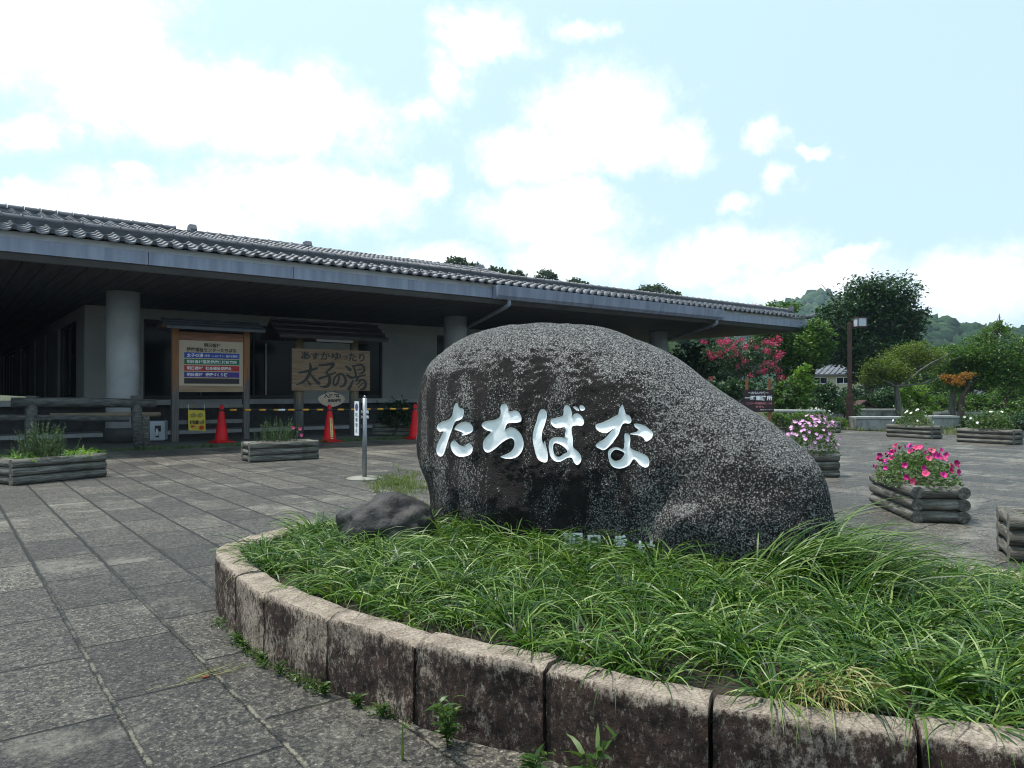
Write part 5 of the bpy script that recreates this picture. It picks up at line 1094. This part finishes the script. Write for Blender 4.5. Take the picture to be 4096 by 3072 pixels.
tree('evergreen_tree', 'big dark round-crowned tree behind the lamp post', 'tree', 36, 3480, [(3440, 1195, 130, 85), (3560, 1172, 115, 75), (3500, 1270, 150, 100), (3355, 1300, 115, 85), (3330, 1390, 100, 80), (3620, 1285, 75, 80), (3480, 1400, 150, 90), (3600, 1380, 90, 70), (3470, 1500, 75, 70), (3560, 1490, 110, 70), (3650, 1345, 60, 50), (3290, 1290, 60, 65), (3262, 1330, 60, 60), (3275, 1400, 55, 50), (3685, 1270, 40, 50), (3680, 1420, 50, 60), (3500, 1190, 90, 70), (3600, 1230, 80, 60), (3398, 1462, 40, 34), (3420, 1520, 40, 40)], MEVER, .17, 27000, tr=.3, path=[(3482, 1600), (3470, 1500)], spread=.19)
tree('evergreen_tree', 'dark leafy tree under the right end of the eaves', 'tree', 27, 2790, [(2720, 1440, 80, 75), (2830, 1425, 80, 60), (2770, 1530, 110, 70), (2890, 1560, 80, 70), (2690, 1560, 60, 90)], MEVER, .13, 6500, tr=.14)
tree('broadleaf_tree', 'tall green tree rising above the end of the roof', 'tree', 31, 3120, [(3130, 1235, 72, 30), (3060, 1250, 55, 28), (3100, 1320, 100, 65), (3190, 1310, 60, 55), (3020, 1265, 50, 28), (3150, 1400, 90, 60)], MMID, .14, 6500, tr=.16)
tree('broadleaf_tree', 'mid-green tree between the crape myrtle and the big dark tree', 'tree', 25, 3215, [(3200, 1400, 80, 70), (3265, 1345, 70, 70), (3180, 1480, 70, 60), (3270, 1415, 50, 45), (3255, 1462, 26, 34)], MMID, .11, 7500, tr=.12)
mp = tree('maple_tree', 'spreading yellow-green maple with bare grey branches left of the hedge', 'tree', 22.5, 3602, [(3545, 1470, 80, 34), (3625, 1425, 75, 42), (3500, 1512, 60, 30), (3690, 1455, 75, 30), (3590, 1500, 80, 30), (3660, 1395, 60, 26), (3480, 1475, 40, 18), (3730, 1420, 60, 26)], MMAPLE, .066, 11000, MBARKG, .105, [(3596, 1640), (3590, 1590), (3584, 1545)], 'maples of the plaza garden', .95, flat=.8, spread=.30)
m_ = MB()
for pth, r in (([(3586, 1545), (3640, 1540), (3690, 1535), (3730, 1515)], .035), ([(3600, 1545), (3650, 1510), (3675, 1485), (3720, 1455), (3770, 1430), (3800, 1412)], .04), ([(3580, 1545), (3560, 1530), (3530, 1520)], .025), ([(3690, 1535), (3740, 1520), (3790, 1480)], .02), ([(3720, 1455), (3740, 1462), (3790, 1455)], .012)):
    k = len(pth); m_.tube([Vector(dep(x, y, 22.0)) for x, y in pth], list(np.linspace(r, r*.3, k)), 7)
obj('bare_branch', m_, MBARKG, mp)
m3 = tree('maple_tree', 'green maple with a spray of orange leaves behind the hedge', 'tree', 24.5, 3806, [(3870, 1430, 95, 55), (3800, 1420, 70, 40), (3850, 1490, 90, 40), (3920, 1380, 60, 40), (3800, 1540, 100, 30), (3890, 1545, 70, 30), (3760, 1480, 60, 40)], MMID, .08, 10000, MBARKG, .11, [(3808, 1640), (3812, 1580), (3825, 1540)], 'maples of the plaza garden', .9, flat=.85, spread=.26)
P = crown_pts([(dep(3850, 1508, 23.0), np.array([.28, .3, .14])), (dep(3815, 1522, 23.0), np.array([.2, .2, .08])), (dep(3872, 1497, 22.9), np.array([.16, .2, .05])), (dep(3835, 1532, 22.9), np.array([.14, .2, .05])), (dep(3790, 1508, 23.2), np.array([.16, .2, .06]))], 190, .42, .8); V, F = leafquads(P, .075, .5, .6); put('orange_leaves', mesh_np('orange_leaves', V, F), MORANGE, m3)
tree('maple_tree', 'taller green maple at the right edge with a dark grey trunk', 'tree', 24, 3842, [(3960, 1420, 90, 60), (3985, 1345, 70, 45), (4040, 1450, 90, 60), (3940, 1500, 100, 45), (4000, 1310, 40, 30), (4090, 1400, 60, 60), (4030, 1520, 90, 35), (4090, 1500, 70, 50), (3900, 1450, 60, 50)], MMID, .085, 13000, MBARK, .115, [(3845, 1640), (3850, 1585), (3880, 1540)], 'maples of the plaza garden', .9, flat=.85, spread=.26)
tree('maple_tree', 'small maple standing right of the tall pole by the right edge', 'tree', 28, 4022, [(4060, 1520, 80, 45), (4120, 1450, 80, 80), (4000, 1560, 60, 30), (4060, 1580, 80, 40)], MMID, .09, 5000, MBARK, .1, [(4022, 1640), (4025, 1590)], 'maples of the plaza garden')
# crape myrtle with its pink panicles
cm = tree('crape_myrtle', 'crape myrtle full of pink blossom beyond the boulder', 'tree', 21, 2985, [(2880, 1425, 75, 50), (2960, 1400, 80, 50), (3050, 1400, 75, 50), (3100, 1450, 50, 60), (2990, 1470, 90, 50), (2930, 1480, 60, 40), (3060, 1500, 60, 40)], MEVER, .07, 4200, MBARKG, .045, [(2984, 1600), (2980, 1520), (2975, 1470)])
m_ = MB(); m_.tube([Vector(dep(x, y, 21.05)) for x, y in ((2968, 1690), (2969, 1600), (2960, 1500), (2930, 1440))], [.05, .045, .035, .02], 8); m_.tube([Vector(dep(x, y, 21.05)) for x, y in ((2996, 1690), (2995, 1580), (3005, 1500), (3040, 1440))], [.055, .05, .04, .02], 8); obj('stem', m_, MBARKG, cm)
MBLOS = leafmat('pink blossom', [(.40, .012, .075), (.56, .035, .13), (.66, .14, .26)], .25, .6, (1, .8, .9))
bm_ = []
for k in range(3): P = rng.normal(size=(70, 3))*np.array([.07, .07, .065]); bm_.append(mesh_np('blossom', *leafquads(P, .045, .2, .9)))
for m__ in bm_: m__.materials.append(MBLOS)
r0 = Vector(cm.location)
PK = [(780, 740), (860, 730), (950, 740), (920, 800), (945, 830), (840, 830), (765, 855), (660, 870), (720, 895), (800, 890), (690, 915), (905, 905), (1010, 710), (1040, 955), (1135, 735), (1180, 800), (1290, 835), (1310, 850), (1280, 745), (1330, 740), (1410, 685), (1440, 720), (1420, 890), (1440, 870), (1290, 970), (1350, 985), (1195, 1075), (1265, 1055), (1420, 1055), (1110, 1110), (1465, 1130), (1450, 1150), (670, 1150), (680, 1170), (965, 1010), (585, 740), (620, 745), (1380, 760), (880, 740), (800, 745), (1060, 790), (975, 880), (1400, 915), (930, 780)]
for i, (x, y) in enumerate(PK):
    o_ = bpy.data.objects.new('blossom', bm_[i % 3]); COL.objects.link(o_); o_.parent = cm; o_.location = Vector(dep(2600+x*.3617, 1100+y*.3617, 20.5+rng.uniform(-.2, .3)))-r0; k = rng.uniform(.45, .95); o_.scale = (k, k, k); o_.rotation_euler = (0, 0, rng.uniform(0, 6))
for i, (x, y) in enumerate([(3010, 1228), (3018, 1238), (3035, 1238), (3044, 1236)]):
    o_ = bpy.data.objects.new('blossom', bm_[i % 3]); COL.objects.link(o_); o_.parent = bpy.data.objects['broadleaf_tree']; o_.location = Vector(dep(x, y, 30))-Vector(o_.parent.location); o_.scale = (1.5, 1.5, 1.5)
# shrubs
def shrub(label, D, base, blobs, mat, leaf, n_, name='shrub', z0=0, grp='shrubs behind the timber rail'): return tree(name, label, 'shrub', D, base, blobs, mat, leaf, n_, z0=z0, tr=.03, depthf=.8, group=grp)
shrub('bright yellow-green shrub left of the far house', 21.5, 3235, [(3220, 1500, 50, 50), (3245, 1555, 55, 50), (3240, 1600, 50, 40), (3200, 1545, 40, 45)], MLIGHT, .085, 2600)
shrub('broad green shrub right of the brown sign', 19.5, 3150, [(3130, 1590, 60, 45), (3200, 1600, 60, 45), (3100, 1560, 40, 45), (3160, 1545, 50, 40), (3120, 1630, 70, 30)], MMID, .085, 3200)
shrub('dark rounded shrub in front of the far house', 20.5, 3305, [(3310, 1575, 50, 55), (3335, 1610, 45, 45), (3290, 1620, 60, 35), (3270, 1580, 40, 40)], MEVER, .075, 2800)
shrub('small dark shrub below the house beside the post', 25, 3375, [(3370, 1610, 45, 45), (3400, 1640, 60, 30), (3350, 1640, 50, 25)], MMID, .08, 1600)
shrub('dark green shrub behind the brown sign', 18.8, 2900, [(2860, 1580, 80, 60), (2940, 1560, 70, 60), (3020, 1560, 60, 50)], MEVER, .085, 2800)
shrub('bright green bush behind the maple trunk', 27, 3665, [(3640, 1600, 55, 50), (3690, 1580, 50, 45), (3620, 1560, 40, 40), (3700, 1640, 60, 35)], MLIGHT, .09, 3600)
shrub('soft grey-green bush right of the maple trunk', 28, 3760, [(3750, 1620, 55, 45), (3790, 1590, 50, 40)], MMID, .09, 1500)
shrub('dark undergrowth bush under the big tree', 33, 3530, [(3530, 1600, 80, 50), (3470, 1620, 70, 40), (3590, 1590, 60, 50), (3410, 1590, 60, 50)], MEVER, .13, 4600)
shrub('dark undergrowth bush behind the twin maple trunks', 31, 3900, [(3880, 1620, 90, 45), (3960, 1610, 80, 50), (4050, 1600, 90, 55), (3820, 1600, 60, 50)], MMID, .13, 5200)
shrub('leafy young shrub at the right edge above the hedge', 19.5, 4040, [(4030, 1650, 50, 45), (4080, 1640, 50, 50), (3990, 1660, 40, 30)], MMID, .07, 1400)
shrub('clipped dark hedge beside the stone benches', 18.3, 3920, [(3880, 1690, 45, 26), (3940, 1688, 50, 27), (4010, 1690, 50, 28), (4080, 1692, 50, 28), (3850, 1700, 25, 18)], MEVER, .055, 4200, 'hedge')
shrub('light grass-green tuft shrub left of the lamp foot', 21, 3370, [(3370, 1690, 30, 18), (3345, 1680, 25, 16)], MLIGHT, .05, 600)
shrub('grey-leaved low shrub under the timber rail', 16.9, 3200, [(3130, 1680, 60, 22), (3200, 1672, 60, 22), (3260, 1668, 50, 22), (3090, 1660, 40, 25)], MMID, .06, 1900)
shrub('dark shrub against the wall behind the boulder', 17.4, 1570, [(1560, 1660, 45, 40), (1610, 1640, 40, 40), (1640, 1690, 40, 30)], MDARKL, .08, 1100, grp='shrubs along the building')
# more trees far behind, closing the view between the crowns
for px, D, lab_, bl in ((3420, 74, 'far tree behind the house, left of the big crown', [(3380, 1500, 80, 60), (3250, 1450, 80, 60)]), (3700, 58, 'far tree seen between the big tree and the maples', [(3690, 1480, 70, 60), (3760, 1510, 70, 60), (3650, 1540, 60, 40), (3850, 1520, 90, 60), (3720, 1580, 80, 40)]), (4010, 60, 'far tree behind the tall pole', [(3950, 1480, 90, 70), (4060, 1450, 80, 70), (4120, 1500, 70, 60), (4020, 1570, 110, 40)]), (2950, 60, 'far tree behind the crape myrtle', [(2900, 1450, 120, 80), (3040, 1430, 100, 80), (2760, 1480, 90, 80)])):
    tree('far_tree', lab_, 'tree', D, px, bl, MEVER, .30, 5200, tr=.2, group='trees across the far street')
grass_patch('verge_turf', 'rough turf along the far edge of the plaza', np.column_stack([rng.uniform(19.3, 24, 900), rng.uniform(3, 15, 900)]), .16, 9, MTURF, 0, .012)
# trees on the hill behind the roof
HT = [('dense rounded tree highest on the hill line over the roof', 1832, 1072, 46, 34), ('low wide tree left of the highest hill tree', 1762, 1090, 42, 22), ('tree just right of the highest hill tree', 1900, 1088, 46, 26), ('small tree midway along the hill line', 1985, 1104, 46, 22), ('flat tree low on the hill line over the roof', 2060, 1118, 45, 20), ('rounded tree standing alone over the roof middle', 2182, 1120, 46, 30), ('small dark bump of a tree right of the lone rounded one', 2300, 1148, 48, 18), ('broad tree over the right half of the roof', 2622, 1180, 66, 34), ('narrow tree at the left of the broad right-hand tree', 2575, 1185, 34, 22), ('low tree right of the broad one', 2690, 1200, 40, 20)]
for l, x, y, rx, ry in HT: y -= 11; tree('hill_tree', l, 'tree', 93, x, [(x, y, rx, ry), (x-rx*.5, y+ry*.5, rx*.7, ry*.7), (x+rx*.55, y+ry*.45, rx*.7, ry*.75)], MHILLT, .42, 1500, tr=.25, group='trees on the hill behind the roof', z0=7)

# ================================================================== HOUSE, SHED, WALL, POLE FAR RIGHT
D = 58; q = dep(3345, 1565, D); q[2] = 0; rz = facing(3345)-.25; HS = thing('house', 'pale two-storey house with tiled roof glimpsed through the trees', 'house', q, rz); s_ = D/FPX
hw, hd = 2.1, 4.0; z1 = CAMH+(YH-1496)*s_; zr_ = CAMH+(YH-1466)*s_+.2
m_ = MB(); m_.bb((-hw, 0, 0), (hw, hd, z1)); obj('wall', m_, pm('cream house wall', (.48, .44, .31), (.42, .385, .27), 1, .8), HS, False)
m_ = MB(); e = .45
m_.add([(-hw-e, -e, z1), (hw+e, -e, z1), (hw+e, hd+e, z1), (-hw-e, hd+e, z1), (-hw*.45, hd/2, zr_), (hw*.45, hd/2, zr_), (-hw-e, -e, z1-.1), (hw+e, -e, z1-.1), (hw+e, hd+e, z1-.1), (-hw-e, hd+e, z1-.1)], [(0, 1, 5, 4), (2, 3, 4, 5), (1, 2, 5), (3, 0, 4), (6, 7, 1, 0), (7, 8, 2, 1), (8, 9, 3, 2), (9, 6, 0, 3), (9, 8, 7, 6)]); rf = obj('roof', m_, MTILE, HS, False)
m_ = MB()
for i in range(13):
    x = -hw-e+.1+i*(2*hw+2*e-.2)/12; t = min(1, max(.08, (hw+e-abs(x))/(hw*.55+e))); m_.tube([(x, -e, z1+.03), (x, -e+(hd/2+e)*t*.98, z1+.03+(zr_-z1)*t*.98)], .05, 6)
obj('tile_row', m_, MTILE, rf, False)
zw0, zw1 = CAMH+(YH-1532)*s_, CAMH+(YH-1511)*s_
for xc in (-1.2, .55, 1.7):
    m_ = MB(); m_.bb((xc-.55, -.04, zw0-.05), (xc+.55, -.003, zw0)); m_.bb((xc-.55, -.04, zw1), (xc+.55, -.003, zw1+.05)); m_.bb((xc-.55, -.04, zw0+.001), (xc-.5, -.003, zw1-.001)); m_.bb((xc+.5, -.04, zw0+.001), (xc+.55, -.003, zw1-.001)); m_.bb((xc-.025, -.04, zw0+.001), (xc+.025, -.003, zw1-.001)); f_ = obj('window', m_, MWHITE, HS, False)
    m_ = MB(); m_.bb((xc-.5, -.02, zw0), (xc+.5, -.004, zw1)); obj('pane', m_, MGLASS, f_, False)
m_ = MB(); m_.prism([(-.9, .62), (-.9, .68), (0, .95), (0, .62)], (-hw-.3, 0, 0), (0, 1, 0), UZ, (2*hw+.6, 0, 0)); obj('lower_eave', m_, MTILE, HS, False)
D = 31; q = dep(3456, 1565, D); q[2] = 0; s_ = D/FPX; SH = thing('garden_shelter', 'small dark gabled shelter roof under the big tree', 'shelter', q, facing(3456)+.35)
m_ = MB(); zt, ze = CAMH+(YH-1600)*s_, CAMH+(YH-1626)*s_; m_.prism([(-.42, ze), (0, zt), (.42, ze), (.42, ze-.06), (0, zt-.07), (-.42, ze-.06)], (0, -.3, 0), (1, 0, 0), UZ, (0, 1.0, 0)); obj('roof', m_, MBROWNP, SH, False)
m_ = MB(); m_.prism([(-.3, .0), (.3, .0), (.3, ze-.065), (-.3, ze-.065)], (0, -.1, 0), (1, 0, 0), UZ, (0, .7, 0)); obj('wall', m_, MDKW, SH, False)
D = 40; a, b_ = dep(3900, 1565, D), dep(4300, 1565, D); a[2] = b_[2] = 0; u = b_-a; L = np.linalg.norm(u); TW = thing('tiled_wall', 'long dark boundary wall with a tiled coping behind the right maples', 'wall', (a+b_)/2, math.atan2(u[1], u[0])); s_ = D/FPX; zt = CAMH-(1590-YH)*s_
m_ = MB(); m_.bb((-L/2, 0, 0), (L/2, .3, zt)); obj('body', m_, MBASE, TW, False)
m_ = MB(); m_.prism([(-.25, zt+.002), (.15, zt+.42), (.55, zt+.002)], (-L/2, 0, 0), (0, 1, 0), UZ, (L, 0, 0)); obj('coping', m_, MROOFB, TW, False)
D = 52; q = dep(4000, 1565, D); q[2] = 0; s_ = D/FPX; UP = thing('utility_pole', 'tall thin mast with a rusty top above the right maples', 'utility pole', q)
zt = CAMH+(YH-1300)*s_; m_ = MB(); m_.tube([(0, 0, 0), (0, 0, zt)], [.13, .085], 10); obj('pole', m_, MCONC, UP, False)
m_ = MB(); m_.tube([(0, 0, zt), (0, 0, zt+.5), (.0, 0, zt+.82)], [.06, .045, .015], 8); m_.tube([(.03, 0, zt+.45), (.07, 0, zt+.55)], .04, 6); obj('mast', m_, pm('rusty mast', (.30, .075, .035), (.16, .05, .03), 5, .7), UP, False)
c_ = -(1322-1300)*s_; m_ = MB(); u = Vector((_R[0], _R[1], 0)); m_.tube([-u*1.3+Vector((0, 0, zt+c_)), u*.8+Vector((0, 0, zt+c_))], .045, 6); m_.tube([-u*.4+Vector((0, 0, zt+c_+.16)), u*.4+Vector((0, 0, zt+c_+.16))], .035, 6)
for k in (-1.2, -.6, .3, .7): m_.tube([u*k+Vector((0, 0, zt+c_)), u*k+Vector((0, 0, zt+c_+.16))], .03, 6)
obj('crossarm', m_, MDARKP, UP, False)

# ================================================================== HAZE
HAZE = 0.0003
if HAZE:
    m, n = newmat('haze'); v = n('VolumePrincipled', i_Color=(.60, .76, 1.0), i_Density=HAZE, i_Anisotropy=.2); o = n.n.new('ShaderNodeOutputMaterial'); n.l.new(v, o.inputs['Volume'])
    mb = MB(); mb.bb((-900, -900, -3), (1500, 1500, 135)); tag(obj('haze', mb, m), kind='stuff')
